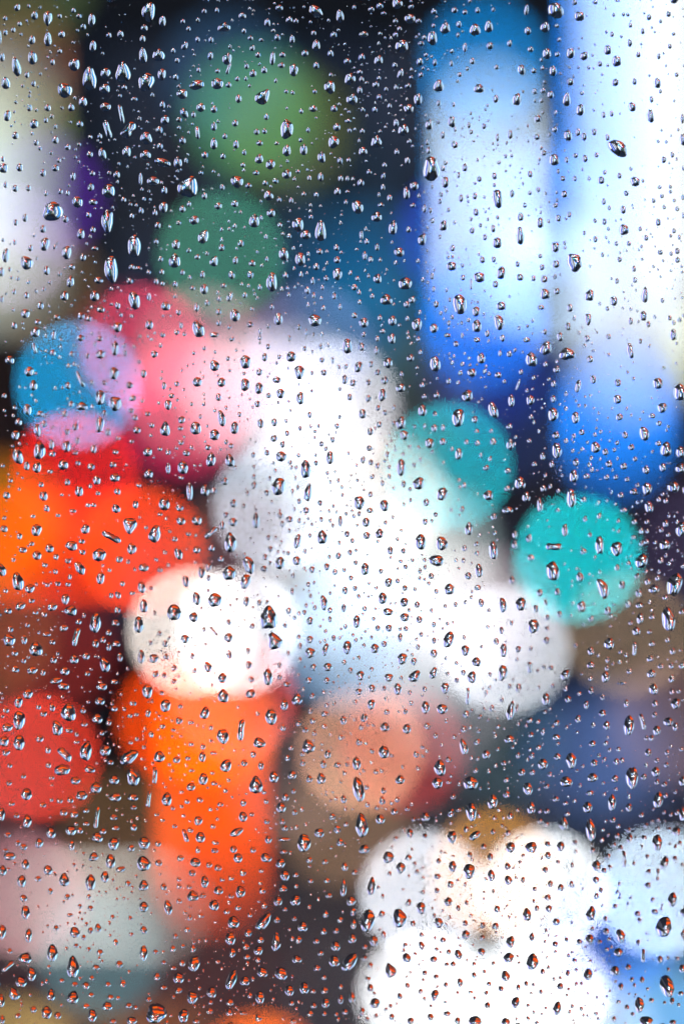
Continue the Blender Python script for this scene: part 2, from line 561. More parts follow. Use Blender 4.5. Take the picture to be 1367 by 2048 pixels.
lamp(365, 830, 60, (0.42, 0.006, 0.05), 'crimson lantern under the soft pink one', 56)
lamp(100, 1300, 80, (0.1763, 0.0162, 0.0132), 'dim brick red lamp below the orange red bar', 48)
lamp(-10, 1270, 60, (0.0903, 0.0414, 0.016), 'dim brown lamp at the left edge', 48)
lamp(76, 1516, 36, (0.6287, 0.0339, 0.0146), 'red globe lamp with a crisp edge near the left edge', 42)
lamp(20, 1520, 60, (0.1466, 0.0247, 0.0244), 'dull red globe lamp beside the crisp red one', 40)
lamp(384, 1264, 36, (0.95, 0.82, 0.74), 'cream white lamp, left one of the overlapping pair', 44)
lamp(475, 1264, 36, (0.82, 0.82, 0.87), 'cool white lamp, right one of the overlapping pair', 44)
lamp(362, 1440, 50, (0.85, 0.06, 0), 'red orange globe lamp under the cream pair', 42)
lamp(428, 1452, 44, (0.6, 0.1, 0), 'bright orange globe lamp under the cream pair', 41)
lamp(468, 1396, 36, (0.512, 0.0754, 0.0721), 'salmon globe lamp touching the cool white one', 43)
sign(406, 1480, 440, 1775, (1.45, 0.125, 0), 'upright orange light column standing on the road', 38, name='light_column')
lamp(722, 1500, 40, (0.5, 0.24, 0.15), 'tan globe lamp with a crisp edge, lower centre', 42)
lamp(806, 1500, 50, (0.3, 0.03, 0.03), 'dull rose globe lamp overlapping the tan one', 43)
lamp(690, 1650, 80, (0.1856, 0.1013, 0.052), 'dim tan globe lamp below the crisp tan one', 38)
sign(60, 1804, 320, 1822, (0.52, 0.5, 0.47), 'low grey white light bar in the lower left', 37, name='light_bar')
lamp(52, 1788, 44, (0.3368, 0.1374, 0.156), 'dusty pink globe lamp at the lower left edge', 37)
lamp(200, 1905, 60, (0.0516, 0.1391, 0.1622), 'dim sea green bollard lamp under the grey white bar', 34)
lamp(690, 1285, 80, (0.2117, 0.369, 0.6218), 'blue grey fill light above the crisp tan one', 48)  # this and the following dim lamps are added fill for dark tones
lamp(590, 1560, 80, (0.0893, 0.0647, 0.0662), 'dim mauve fill light left of the crisp tan one', 40)
lamp(250, 1668, 80, (0.1008, 0.054, 0.0233), 'dim brown fill light between the red and orange lamps', 39)
lamp(1345, 1440, 80, (0.1371, 0.0765, 0.0677), 'dim brown grey fill light at the right edge', 44)
lamp(1400, 1085, 80, (0.0341, 0.0249, 0.06), 'dim violet fill light at the right edge', 52)
lamp(1000, 1480, 80, (0.0157, 0.0439, 0.0548), 'dim sea green fill light right of the rose one', 44)
lamp(860, 1300, 100, (0.34, 0.36, 0.37), 'soft white fill light low on the white slope', 46)  # added fill lamps from here down, blended to fit the glow colours
lamp(920, 470, 60, (0.0087, 0.0289, 0.3054), 'bright azure fill light left of the narrower light column', 56)
lamp(1100, 560, 90, (0.42, 0.58, 0.8), 'pale blue fill light low in the gap between the light columns', 60)  # added to brighten the lower gap between the columns
lamp(980, 730, 90, (0.0045, 0.0154, 0.151), 'dark cobalt fill light under the narrower light column', 60)
lamp(1010, 830, 90, (0.0041, 0.0163, 0.0779), 'dark navy fill light between the upper teal light and the broad column', 60)
lamp(160, 2120, 80, (0.1, 0.06, 0.025), 'dim tan fill light on the bottom edge', 26.6)
lamp(330, 2125, 80, (0.16, 0.05, 0.012), 'dim rust fill light on the bottom edge', 26.6)
lamp(1180, 2080, 80, (0.4, 0.4, 0.42), 'cool white fill light right of the light barrier', 27)
lamp(480, 1100, 70, (0.1045, 0.0322, 0.0153), 'brown fill light above the cool white lamp', 56)
lamp(900, 1400, 90, (0.16, 0.14, 0.15), 'grey white fill light under the lowest white lamp', 43)
lamp(640, 830, 125, (0.1698, 0.1069, 0.1183), 'large milky fill light high in the white cluster', 60)  # added large globes, smoothing the cluster into one glow
lamp(730, 960, 125, (0.1134, 0.1113, 0.0923), 'large milky fill light in the middle of the white cluster', 60)
lamp(760, 1080, 125, (0.0762, 0.0771, 0.0741), 'large milky fill light below the middle of the white cluster', 60)
lamp(860, 1190, 125, (0.0852, 0.0665, 0.0657), 'large milky fill light on the white slope', 60)
lamp(950, 1270, 125, (0.1191, 0.1479, 0.2349), 'large milky fill light low on the white slope', 52)
lamp(670, 1190, 125, (0.3, 0.34, 0.37), 'large blue white fill light low in the white cluster', 60)
lamp(480, 745, 125, (0.24, 0.16, 0.19), 'large pale pink fill light above the white cluster', 60)  # added pink fill, softening the change to white
lamp(750, 1290, 125, (0.3, 0.36, 0.42), 'large pale blue fill light under the white cluster', 48)  # added fill for the haze under the cluster
sign(1216, -140, 1228, 420, (0, 0.25, 1.0), 'slim cobalt strip imitating the colour fringe of the broad light column', 49)  # made-up strip imitating the blue lens fringe along the column
lamp(1108, 420, 90, (0.16, 0.3, 0.72), 'azure fill light high in the gap between the light columns', 60)  # added blue fill for the dark upper gap


# ------------------------------------------------------------------ cars and stalls
def car(label, x, y, rz, paint, lamps, plate=None, track=0.75, lamp_h=0.69, lamp_r=0.11):
    """A saloon car facing -y (towards the camera) at rz = 0. lamps: list of (name, x, z, radius, material)."""
    t = thing('car', label, 'car', (x, y, G), rz, 'cars driving towards the footbridge')
    st = [(-2.2, .70, .30, .62), (-2.1, .82, .24, .74), (-1.5, .88, .20, .86), (-.9, .90, .20, .95), (0, .90, .2, .98), (1.0, .90, .2, .98), (1.7, .88, .22, .98), (2.1, .82, .26, .92), (2.25, .70, .34, .80)]
    vs, fs = [], []
    for (yy, hw, zb, zt) in st:
        r = 0.10
        vs += [(-hw + r, yy, zb), (-hw, yy, zb + r), (-hw, yy, zt - r * 1.6), (-hw + r, yy, zt - .02), (0, yy, zt + .02), (hw - r, yy, zt - .02), (hw, yy, zt - r * 1.6), (hw, yy, zb + r), (hw - r, yy, zb)]
    n = 9
    for k in range(len(st) - 1):
        for i in range(n):
            j = (i + 1) % n
            fs.append((k * n + i, k * n + j, (k + 1) * n + j, (k + 1) * n + i))
    fs += [tuple(range(n))[::-1], tuple(range((len(st) - 1) * n, len(st) * n))]
    MB().add(vs, fs, True).build('body', paint, t)
    cs = [(-.95, .78, .94), (-.25, .64, 1.40), (.75, .62, 1.44), (1.65, .76, .97)]
    vs, fs = [], []
    for (yy, hw, zt) in cs:
        vs += [(-.80, yy, .90), (-hw, yy, zt), (hw, yy, zt), (.80, yy, .90)]
    for k in range(3):
        for i in range(3):
            fs.append((k * 4 + i, k * 4 + i + 1, k * 4 + 5 + i, k * 4 + 4 + i))
    cab = MB().add(vs, fs).build('cabin', paint, t)
    gl = mat('car_glass', (0.01, 0.012, 0.015), 0.12)
    def quad(a, b, c, d, off, nm):
        p = np.array([a, b, c, d], float)
        ctr = p.mean(0)
        q = ctr + (p - ctr) * 0.88 + np.array(off)
        MB().add([tuple(v) for v in q] + [tuple(v - np.array(off) * 0.5) for v in q], [(0, 1, 2, 3), (0, 4, 5, 1), (1, 5, 6, 2), (2, 6, 7, 3), (3, 7, 4, 0)]).build(nm, gl, cab)
    quad((-.78, -.95, .94), (.78, -.95, .94), (.64, -.25, 1.40), (-.64, -.25, 1.40), (0, -.012, .012), 'windscreen')
    quad((-.76, 1.65, .97), (.76, 1.65, .97), (.62, .75, 1.44), (-.62, .75, 1.44), (0, .012, .012), 'rear_window')
    for s in (-1, 1):
        quad((s * .80, -.85, .95), (s * .80, 1.5, .95), (s * .63, .75, 1.42), (s * .645, -.22, 1.39), (s * .014, 0, .006), 'side_window')
        MB().box(s * .98 - .07, s * .98 + .07, -.78, -.66, .93, 1.05).build('mirror', paint, t)
    for s in (-1, 1):
        for yy in (-1.35, 1.35):
            w = MB().lathe([(.14, -.11), (.3, -.11), (.33, -.07), (.33, .07), (.3, .11), (.14, .11)], (s * .82, yy, .33), 20, 'x').build('wheel', mat('tyre', (0.02, 0.02, 0.02), 0.85), t)
            MB().lathe([(.001, .1), (.1, .1), (.19, .085), (.21, .115)] if s > 0 else [(.001, -.1), (.1, -.1), (.19, -.085), (.21, -.115)], (s * .82, yy, .33), 16, 'x').build('rim', STEEL, w)
    MB().box(-.5, .5, -2.225, -2.19, .42, .56).build('grille', BLACK, t)
    MB().box(-.26, .26, -2.25, -2.228, .32, .41).build('number_plate', mat('plate', (0.7, 0.7, 0.66), 0.5), t)
    for (nm, lx, lz, r, m) in lamps:
        h = MB().lathe([(0.001, .05), (r * .6, .04), (r, 0.0), (r, -.1)], (lx, -2.2, lz), 18, 'y').build(nm, m, t)
        MB().lathe([(r * 1.02, .012), (r * 1.2, .0), (r * 1.2, -.1)], (lx, -2.2, lz), 18, 'y').build('bezel', BLACK, h)
    for s in (-1, 1):
        MB().box(s * .66 - .13, s * .66 + .13, 2.19, 2.262, .62, .74).build('tail_light', mat('tail_lens', (0.25, 0.01, 0.01), 0.2), t)
    return t


def head(size, rgb, gain=1.0):
    return glow(rgb, disc_power(size) * gain)


def lamp_at(px, py, d, cx, cy):
    x, y, z = at(px, py, d)
    return x - cx, z - G


D1 = 36.0
cx = (at(848, 0, D1)[0] + at(1085, 0, D1)[0]) / 2
r1 = 42 * K * D1 / 2
a = lamp_at(848, 1790, D1, cx, 0)
b = lamp_at(1086, 1786, D1, cx, 0)
c = lamp_at(985, 1745, D1, cx, 0)
car('silver car with two white headlamps and an amber lamp between, lower right', cx, D1 - DG + 2.2, 0, mat('silver_paint', (0.35, 0.36, 0.38), 0.3, 0.7, 0.05),
    [('headlamp', a[0], a[1], r1, head(42, (0.84, 0.86, 0.94))), ('headlamp', b[0], b[1], r1, head(42, (1.08, 1.12, 1.18))), ('amber_lamp', c[0], c[1], r1, head(42, (0.42, 0.17, 0)))])
x3 = at(1320, 0, D1)[0]
a = lamp_at(1320, 1785, D1, x3 + 0.72, 0)
car('dark blue car at the right edge with one pale blue headlamp in view', x3 + 0.72, D1 - DG + 2.2, 0, mat('blue_paint', (0.02, 0.04, 0.12), 0.25, 0.5, 0.05),
    [('headlamp', a[0], a[1], r1, head(42, (0.72, 0.9, 1.1))), ('headlamp', -a[0], a[1], r1, head(42, (0.72, 0.9, 1.1)))])

# blue lit display beside the nearest car, bottom right


sign(838, 1984, 1094, 2020, (1.251, 1.272, 1.305), 'low white light barrier standing on the road at the bottom edge', 28.5, name='light_barrier')
lamp(842, 1992, 44, (1.0, 1.0, 1.03), 'white bollard lamp at the left end of the light barrier', 28)
lamp(1092, 1992, 44, (0.95, 0.95, 0.98), 'white bollard lamp at the right end of the light barrier', 28)
sign(1270, 2000, 1400, 2110, (0.1724, 0.4752, 0.8796), 'blue lit display standing on the road at the bottom right corner', 28, name='light_box')
lamp(1225, 1870, 60, (0.0025, 0.0949, 0.5191), 'dim blue bollard lamp between the two right headlamps', 33.5)
lamp(520, 2152, 56, (1.1, 0.17, 0), 'orange roof lamp on the bottom edge of the photo', 26.6)
lamp(30, 2120, 70, (0.3518, 0.2271, 0.067), 'tan bollard lamp at the bottom left corner', 26.6)


def stall(x, y, w, rgb, rgb2, label):
    """A market stall: posts, counter, sloping canopy with a scalloped valance; the cloth itself glows in place of bulbs."""
    t = thing('market_stall', label, 'market stall', (x, y, G), 0, 'market stalls under the footbridge')
    for sx in (-1, 1):
        for yy in (-0.7, 0.7):
            MB().tube((sx * w / 2, yy, 0), (sx * w / 2, yy, 2.3), 0.03).build('post', STEEL, t)
    MB().box(-w / 2 + 0.05, w / 2 - 0.05, -0.65, 0.65, 0.82, 0.88).build('counter', mat('wood', (0.25, 0.14, 0.07), 0.6), t)
    MB().box(-w / 2 + 0.06, w / 2 - 0.06, -0.64, -0.6, 0.05, 0.8).build('skirt', glow(lin(rgb2), 1.3), t)
    n = 8
    vs, fs = [], []
    for i in range(n + 1):
        xx = -w / 2 - 0.15 + (w + 0.3) * i / n
        sag = 0.05 * math.sin(math.pi * i / n)
        vs += [(xx, -1.0, 2.1 - sag), (xx, 0.0, 2.55 - sag), (xx, 0.9, 2.3 - sag), (xx, 0.9, 2.28 - sag), (xx, 0.0, 2.53 - sag), (xx, -1.0, 2.08 - sag)]
    for i in range(n):
        for k in range(6):
            fs.append((i * 6 + k, i * 6 + (k + 1) % 6, i * 6 + 6 + (k + 1) % 6, i * 6 + 6 + k))
    fs += [tuple(range(6)), tuple(range(n * 6, n * 6 + 6))[::-1]]
    MB().add(vs, fs, True).build('canopy', glow(lin(rgb), 1.5), t)  # emission in the cloth stands in for bulbs beneath it
    vs, fs = [], []
    m = 24
    for i in range(m + 1):
        xx = -w / 2 - 0.15 + (w + 0.3) * i / m
        d = 0.2 + 0.07 * abs(math.sin(math.pi * i / 3))
        for yy in (-1.02, -1.005):
            vs += [(xx, yy, 2.07), (xx, yy, 2.07 - d)]
    for i in range(m):
        o = i * 4
        fs += [(o, o + 1, o + 5, o + 4), (o + 2, o + 6, o + 7, o + 3), (o + 1, o + 3, o + 7, o + 5)]
    MB().add(vs, fs).build('valance', glow(lin(rgb2), 1.0), t)
    return t


stall(-3.0, 13.3, 2.2, (255, 100, 14), (235, 60, 20), 'orange canopied stall with self-glowing cloth, left one of the two stalls')  # stalls below the view; their glowing cloth gives the drops orange
stall(-0.55, 13.1, 2.2, (253, 78, 22), (250, 110, 20), 'red orange canopied stall with self-glowing cloth, right one of the two stalls')

DROPS = """
@0,0
140,60,50,65,25;278,125,55,75;385,150,70,110,0,w;258,320,55,75;385,312,60,110,0,t;495,275,55,65;262,462,70,100;133,535,65,145,-12;48,665,65,95;218,598,38,55;270,668,38,55;20,457,45,70;108,240,38,48;597,515,85,95,20,t;718,630,100,180;985,580,120,150,0,t;1170,655,115,140;845,585,75,75;520,722,105,115,-25;665,815,60,80;570,860,55,65;383,862,55,60;238,862,42,65;62,925,55,85,10;275,992,65,70;640,993,55,60;125,1085,55,65;445,1120,55,65;543,1177,50,55;290,1142,45,48;735,160,55,95;1190,95,95,150,10;1300,170,50,85;1155,225,55,60;965,275,50,65;872,283,42,50;1145,445,60,115;1270,440,95,95,0,t;1295,595,60,90;1142,312,45,65;745,370,50,85,10;845,855,80,65;970,910,45,150,-10,p;860,1035,65,140,-20,p;1030,1040,110,140,35,p;1170,1105,90,90;1320,960,60,75;1275,1040,60,65;1015,1215,60,90;820,1230,55,90,-10;720,1235,50,55;1165,1240,80,75;1300,1300,60,130,-70;1075,795,55,45;995,700,45,45;840,710,80,70;30,1345,70,75;160,1340,55,70;445,1345,60,60;1280,1170,50,60;800,1090,40,50;590,85,35,45;633,130,45,45;668,215,45,55;370,962,35,50;480,410,40,42;423,497,35,60;45,260,35,55;5,300,20,120;1300,840,45,70
@342,0
425,218,95,75,0,t;570,128,60,60;265,92,40,50;368,85,35,50;770,183,50,75;865,65,62,55;1155,92,75,120,-55;1350,130,55,100;945,160,55,55;998,170,40,45;1140,265,40,50;1300,280,55,60;968,315,42,75;850,302,50,62;722,322,45,32;635,305,42,45;583,250,40,50;320,320,42,58;212,317,40,52;140,232,38,48;215,162,32,45;95,172,35,45;110,368,50,75,25;18,408,38,48;50,485,42,48;315,447,45,75,10;450,470,75,90,10,t;460,550,40,100,20,p;650,385,40,58,20;695,440,48,50;812,468,40,105,5;890,440,50,50;882,523,55,52;980,560,65,95,-10;1070,428,55,60;1160,365,60,80;1275,430,50,65;1160,525,48,65;605,530,38,50;655,588,60,65;745,562,50,62;38,618,48,55;205,680,110,75,-15;370,670,90,85;460,680,50,50;530,632,40,45;598,630,30,40;90,752,75,80;540,790,52,72;735,775,100,130,35,t;920,732,35,40;1268,697,80,100;1148,733,38,40;238,860,65,68;343,875,55,65;105,905,50,85,-35;180,918,38,52;65,958,50,45;762,935,42,55;925,1030,105,145,0,t;513,985,50,62;343,1012,50,75;1040,890,35,45;1135,870,70,58;1302,870,52,62;212,1060,45,100,-5,p;685,1055,48,55;747,1050,42,48;1095,1040,32,48;1325,1018,60,65;1298,1135,78,95;92,1125,55,65;343,1150,50,90;520,1155,48,75;708,1145,55,48;925,1205,60,90;1060,1198,55,85;1203,1258,55,90;1350,1285,45,65;270,1240,58,62;415,1250,45,52;585,1220,35,52;705,1272,60,75;795,1315,70,75;575,1320,40,42;55,1300,60,85;930,1350,60,50;120,1285,32,55;430,1090,42,50;845,1147,42,32;220,560,35,48;372,568,40,42;472,375,30,42;1035,1120,35,40
@684,0
62,632,80,90;78,795,80,85,-15;290,485,60,85,15;475,370,90,105,20;720,305,70,110,-5;540,150,75,75,-10;300,50,60,55;440,30,75,80;232,75,50,45;95,60,30,45;330,108,45,35;425,170,40,45;610,170,50,50;550,55,40,50,30;733,95,50,55;898,82,50,55;980,98,40,45;1080,85,42,55;823,227,75,85;932,195,42,65;1060,240,80,90;1170,215,62,90;925,280,30,48;980,382,40,80,0,w;1180,367,60,65;1338,348,42,60;875,410,38,42;668,440,40,38;620,495,58,70;740,500,40,62;1040,490,42,58;1000,550,35,38;1232,537,38,45;627,600,45,50;938,598,38,42;770,688,75,95;1092,710,75,70;1225,790,50,70;770,825,38,55;605,795,62,90;530,870,75,70;890,838,32,38;155,460,55,65,15;420,523,45,52;465,590,45,90,20;140,578,45,45;155,635,40,50;268,678,55,60;140,722,42,70;350,715,35,45;525,688,52,50;430,700,35,50;295,778,45,52;260,878,45,55;165,880,38,42;378,848,35,48;45,968,50,40;430,985,42,75;488,1040,75,90,15;272,1135,75,95;165,1212,60,70;160,1050,40,45;535,1132,35,45,20;435,1215,38,58;520,1285,42,65;50,1280,35,45;338,1320,38,45;215,1355,45,40;170,275,75,55;425,280,42,52;40,492,60,55;695,998,55,80;877,975,60,88;803,1080,42,62;1012,1000,35,55;1132,1010,38,50;1030,1055,35,42;1238,1100,35,68;1340,1075,42,80;900,1158,55,60;688,1205,38,58;678,1140,32,48;710,1352,125,185;805,1350,40,45;980,1340,45,70;1250,1300,35,35;630,348,55,40;655,300,35,45
@1025,0
342,85,115,125,15;532,130,80,75;495,20,45,45;658,18,45,35;255,218,65,80;118,248,55,65;140,395,50,50;270,430,65,80,10;460,425,65,80;570,448,62,68,20;355,435,45,45;368,318,35,42;350,208,40,35;67,558,58,80;163,567,48,48;320,567,55,80;457,655,62,65;300,758,55,70;30,795,65,95,10;430,795,60,105,5,t;538,880,62,90,5;197,950,58,62;172,732,40,50;240,725,45,45;335,1035,48,50,25;440,1085,62,80;520,1058,45,65;570,1092,48,72;650,1055,42,60;190,1095,48,55;330,1280,75,90;245,1225,45,45;430,1278,35,55;500,1245,45,42;577,1268,48,62;838,1185,110,165,-50;755,1100,38,55;757,400,60,72;828,490,68,90;695,512,42,48;818,660,58,65;970,652,40,60;1152,665,55,80;1105,795,38,55;952,855,60,72;1097,928,55,105,-8;1085,138,45,55,20;1035,250,35,55;932,343,45,65;1000,437,42,50;1163,450,35,55;1240,112,45,50;792,275,35,45;668,1240,40,40;725,920,35,52;788,910,35,48;1350,950,35,80;1355,1115,50,90;1203,1278,45,60;1270,1237,38,50;1250,370,38,45;1305,598,35,40;225,805,32,45;552,745,35,35;607,540,28,40;340,903,32,42;835,5,50,20;107,80,35,95,10
@0,342
345,15,50,65;455,10,60,35;585,42,45,75;740,20,45,48;935,30,55,65;1125,65,32,110;1225,80,85,75;1315,155,50,70;47,110,35,55;125,140,50,60;230,138,42,52;485,165,40,48;728,130,55,70;745,250,70,55;620,248,80,85,-40;870,160,95,105;990,230,42,48;425,325,145,150,20;1308,290,65,82;1130,318,40,62;203,375,45,70;128,412,40,55;525,385,50,62;345,465,52,65;360,585,65,110,15;275,515,28,35;648,505,58,78;745,470,45,55;710,352,45,50;860,405,95,170,0,w;1055,360,40,48;1240,335,40,58;1262,435,50,55;1075,600,100,165;1250,565,40,50;48,675,55,105,5;215,735,85,110,-20;535,652,75,95;245,618,42,55;440,608,35,42;15,808,45,85;375,797,55,75;665,690,52,65;575,768,52,48;760,620,60,35;890,785,95,210;790,875,75,55;1055,770,50,48;1110,778,60,32;1285,705,45,50;1295,808,42,50;1040,880,55,52;565,885,55,85;145,862,30,40;228,890,30,38;518,1000,60,72;18,1025,30,60;215,995,42,58;115,968,35,45;352,945,32,42;292,962,28,40;325,1078,58,65;758,1000,70,75,-10;808,1108,70,55;1075,1030,95,130,-10,t;1192,1005,35,80;942,1075,45,65;1325,1082,75,65;205,1142,65,70;115,1238,50,60;650,1162,60,58;712,1180,45,50;455,1170,55,42;940,1248,70,75,-20;1195,1230,58,75;1052,1160,30,38;285,1290,70,75;430,1310,40,85;645,1335,70,50;798,1340,60,48;1303,1312,42,45;1118,1320,32,38;303,1210,55,45;370,1320,30,40;875,15,35,35;1190,810,40,42;1250,885,40,55;1300,900,38,45;370,182,35,42;120,570,25,50;80,788,28,38;295,700,25,30;403,890,32,38
@342,342
140,125,150,170,15,t;528,85,90,95;240,15,40,40;340,5,35,30;410,130,40,55;268,198,45,60;618,118,55,48;680,15,52,45;752,97,48,45;835,80,50,48;780,197,65,80,-10;865,230,40,48;925,25,65,75;985,65,32,38;1195,48,48,75;1105,55,35,50;1355,60,40,60;1330,165,55,65;1160,190,40,50;1060,185,40,42;960,235,35,55;92,305,52,60;145,265,35,50;378,280,60,62;510,262,60,60;800,337,58,72;185,393,75,65;665,398,75,110,0,t;720,375,28,50;870,432,40,45;260,525,80,110,15,t;62,415,45,40;508,440,38,45;405,468,30,38;465,462,30,38;1015,428,85,105;1075,512,75,70;1195,482,80,160;945,522,40,45;758,525,32,50;558,580,58,60;40,588,60,75;405,612,50,62;405,552,30,40;900,665,70,100,-10;930,720,25,50;1032,705,75,100;1188,645,50,52;1097,665,30,45;1322,612,48,58;1328,712,60,60;1160,765,55,62;1330,825,65,95;985,780,28,38;142,635,40,42;288,660,35,42;30,718,90,110,0,t;212,687,48,48;345,722,65,80,25,t;515,715,45,65;648,738,55,58;765,705,30,50;725,757,30,35;805,888,80,145,5;635,830,55,68;485,832,55,70,-10;92,812,40,50;150,850,32,42;252,828,40,65;915,835,48,55;1040,828,35,55;1132,880,38,65;1240,858,40,48;35,905,40,55;420,918,50,42;565,905,30,40;710,930,38,55;265,945,62,75;172,937,45,42;375,975,30,42;385,1022,38,50;470,1005,45,90,20;590,993,45,52;668,985,28,40;690,1017,32,38;885,945,32,45;930,935,28,42;988,930,25,35;1090,955,45,65;1210,932,35,45;1305,1000,42,62;940,990,35,42;1140,995,35,55;1200,1018,30,40;35,1002,32,45;288,1055,45,50;205,1090,42,75;58,1130,40,50;380,1128,48,52;510,1155,75,95,-15;80,1235,30,62;218,1265,85,135,-20;345,1310,80,45;45,1290,45,45;380,1215,42,52;465,1250,32,42;630,1228,55,50;858,1185,60,100;805,1088,38,48;1150,1195,95,95;1217,1095,38,48;1350,1085,30,60;1095,1070,28,50;650,1105,35,35;1020,1250,38,48;775,1242,35,40;712,1285,30,55;710,1335,32,42;1080,1290,25,60;1205,1308,28,45;945,1338,30,50;485,1345,45,40
@684,342
123,288,85,100,-10;275,368,80,75;405,455,60,110;148,95,55,70;215,10,45,45;328,40,35,60,15;325,130,35,60;513,178,45,100;575,120,60,72;612,200,30,40;565,275,45,40;308,272,55,40;378,215,38,65;293,190,25,45;658,300,38,70;705,315,32,45;530,468,45,55;640,545,65,90,20,t;40,60,30,50;85,65,30,40;42,165,40,30;28,250,32,45;188,465,28,42;153,510,32,80;195,565,40,50;278,610,38,65;455,650,70,75;605,720,35,42;180,678,42,75;227,707,38,58;303,712,30,38;115,627,35,25;425,735,30,40;65,815,35,42;282,862,60,75;503,900,105,90;97,930,55,55;210,840,30,40;240,1000,35,48;352,1030,85,85;515,1068,50,60;557,1030,50,65,20;138,1048,38,45;98,1155,55,52;172,1213,65,80;300,1175,38,50;400,1198,60,80;597,1228,70,105;520,1180,35,48;620,1130,28,48;322,1282,48,42;172,1307,42,45;395,1340,60,75;280,1340,40,55;35,1355,55,40;530,1332,35,40;608,1345,38,45;733,1258,62,68;825,90,58,85;790,187,32,45;930,32,30,50;1095,65,45,45;1215,40,45,60;950,218,42,60;1060,200,42,58;1240,220,75,150,-8;1068,330,48,62;1028,383,28,42;1103,435,30,35;1205,460,45,65;1038,477,42,50;810,437,65,80,0,t;780,527,30,40;1140,530,38,52;1238,575,72,85;1240,372,30,38;882,617,42,55;1118,710,48,58;1210,707,42,52;875,762,75,70;960,757,30,35;718,840,35,58;1095,850,85,80;1270,815,70,95;965,853,42,50;1225,905,50,60;1030,905,35,95,0,p;732,945,32,50;833,953,28,38;938,1065,100,155;750,1065,50,58;858,1030,30,40;827,1115,30,38;1070,1122,60,78,15;1270,1080,72,65;1130,1145,28,30;1252,1210,75,120,-10;1075,1240,72,95;853,1215,32,48;955,1215,28,35;840,1315,60,35;1160,1300,42,60;958,1315,28,48;1280,1335,45,60;1075,1350,60,45;1355,180,40,70;985,5,35,25
@1025,342
135,25,42,60;398,60,48,45;410,185,52,62;132,175,35,38;200,150,32,40;705,75,60,65;850,38,42,50;975,85,80,70;905,178,48,45;725,245,38,55;770,295,32,40;880,310,50,70;93,275,38,42;60,368,55,70;215,415,55,80;362,378,48,60;655,397,35,40;730,405,42,55;885,470,80,80,-15;1158,410,50,65;1015,462,32,42;658,545,42,55;55,520,65,130;338,610,65,75;490,730,105,150,-20;345,745,60,65;35,745,42,50;55,850,62,60;162,858,42,50;250,865,58,60;335,845,35,42;255,985,80,78;350,962,50,55;222,1090,58,45;612,995,75,85;805,1040,58,75;1053,990,58,120,5,t;1040,1160,58,72;455,1095,55,65;600,1185,55,95;440,1242,48,68;375,1325,52,80;593,1340,50,55;487,1175,32,45;525,1293,32,40;253,1285,40,45;105,1350,65,45;940,1200,38,62;1080,1225,42,50;850,707,42,48;967,783,38,52;975,872,38,48;830,880,38,45;825,580,38,42;925,580,38,42;1063,535,42,50;1175,650,52,45;1310,640,45,55;1312,712,45,50;1325,530,30,42;1310,303,35,42;1255,125,32,35;1188,200,38,40;1122,237,38,42;1355,210,28,50;1358,355,25,55;1278,1310,55,85;230,770,45,50;215,680,38,40;715,670,32,42;1170,130,38,32;610,60,28,38;755,1100,35,38;765,1325,42,45;450,350,38,48;340,275,45,40;1330,1190,35,42;1250,1175,40,42
@0,684
280,50,45,90,-20,p;425,85,50,55;575,97,48,48;80,145,70,65;235,235,70,75;290,250,30,30;270,348,60,80;550,190,42,45;645,300,50,130,-25,p;545,348,50,55;445,370,35,40;805,100,68,65;920,52,60,100;1000,88,38,50;912,250,70,100;1150,253,55,70;1235,97,62,62;1070,35,30,35;1285,28,30,42;803,442,75,105;922,492,95,110;1037,345,58,60;1062,450,65,48;1050,548,48,45;1312,350,40,75;1345,500,55,80;835,325,40,42;700,112,40,48;735,325,40,42;570,498,45,55;655,515,80,65;740,517,35,48;838,567,45,48;222,540,62,85;322,575,60,50;520,575,50,55;355,655,45,55;605,680,55,65;300,705,50,95,-10;540,720,40,55;800,660,65,115;865,720,48,65;1080,605,48,55;1095,705,65,62;1182,575,45,42;1215,665,42,45;1322,695,75,115,0,t;150,640,60,62;125,745,60,72;318,870,90,125;145,915,75,120,-20;215,990,50,75;298,1003,62,85;415,820,45,80;535,835,60,85;750,855,52,75;620,790,40,60;420,895,55,55;508,982,75,75;625,968,42,48;730,997,65,55;605,885,45,38;1182,880,65,72;1345,880,45,55;905,980,55,55;925,880,50,42;920,1085,70,68;775,1105,58,72;940,1195,55,65;635,1193,60,85;540,1120,45,60;1190,1055,62,72;1345,1010,40,100;1085,1300,50,68;1315,1295,82,95;930,1330,65,75;350,1230,65,75;375,1330,48,65;55,1225,60,65;85,1108,40,38;330,1140,45,50;400,1035,45,42;705,1305,45,45;750,1303,45,45;585,1350,60,40;1110,1145,45,40;785,1210,40,45;35,430,40,45;120,525,38,40;1290,290,28,45;945,770,42,42;1055,795,38,35;370,70,30,35;490,40,30,30;160,360,28,32;290,470,32,38;1280,855,40,40
@342,684
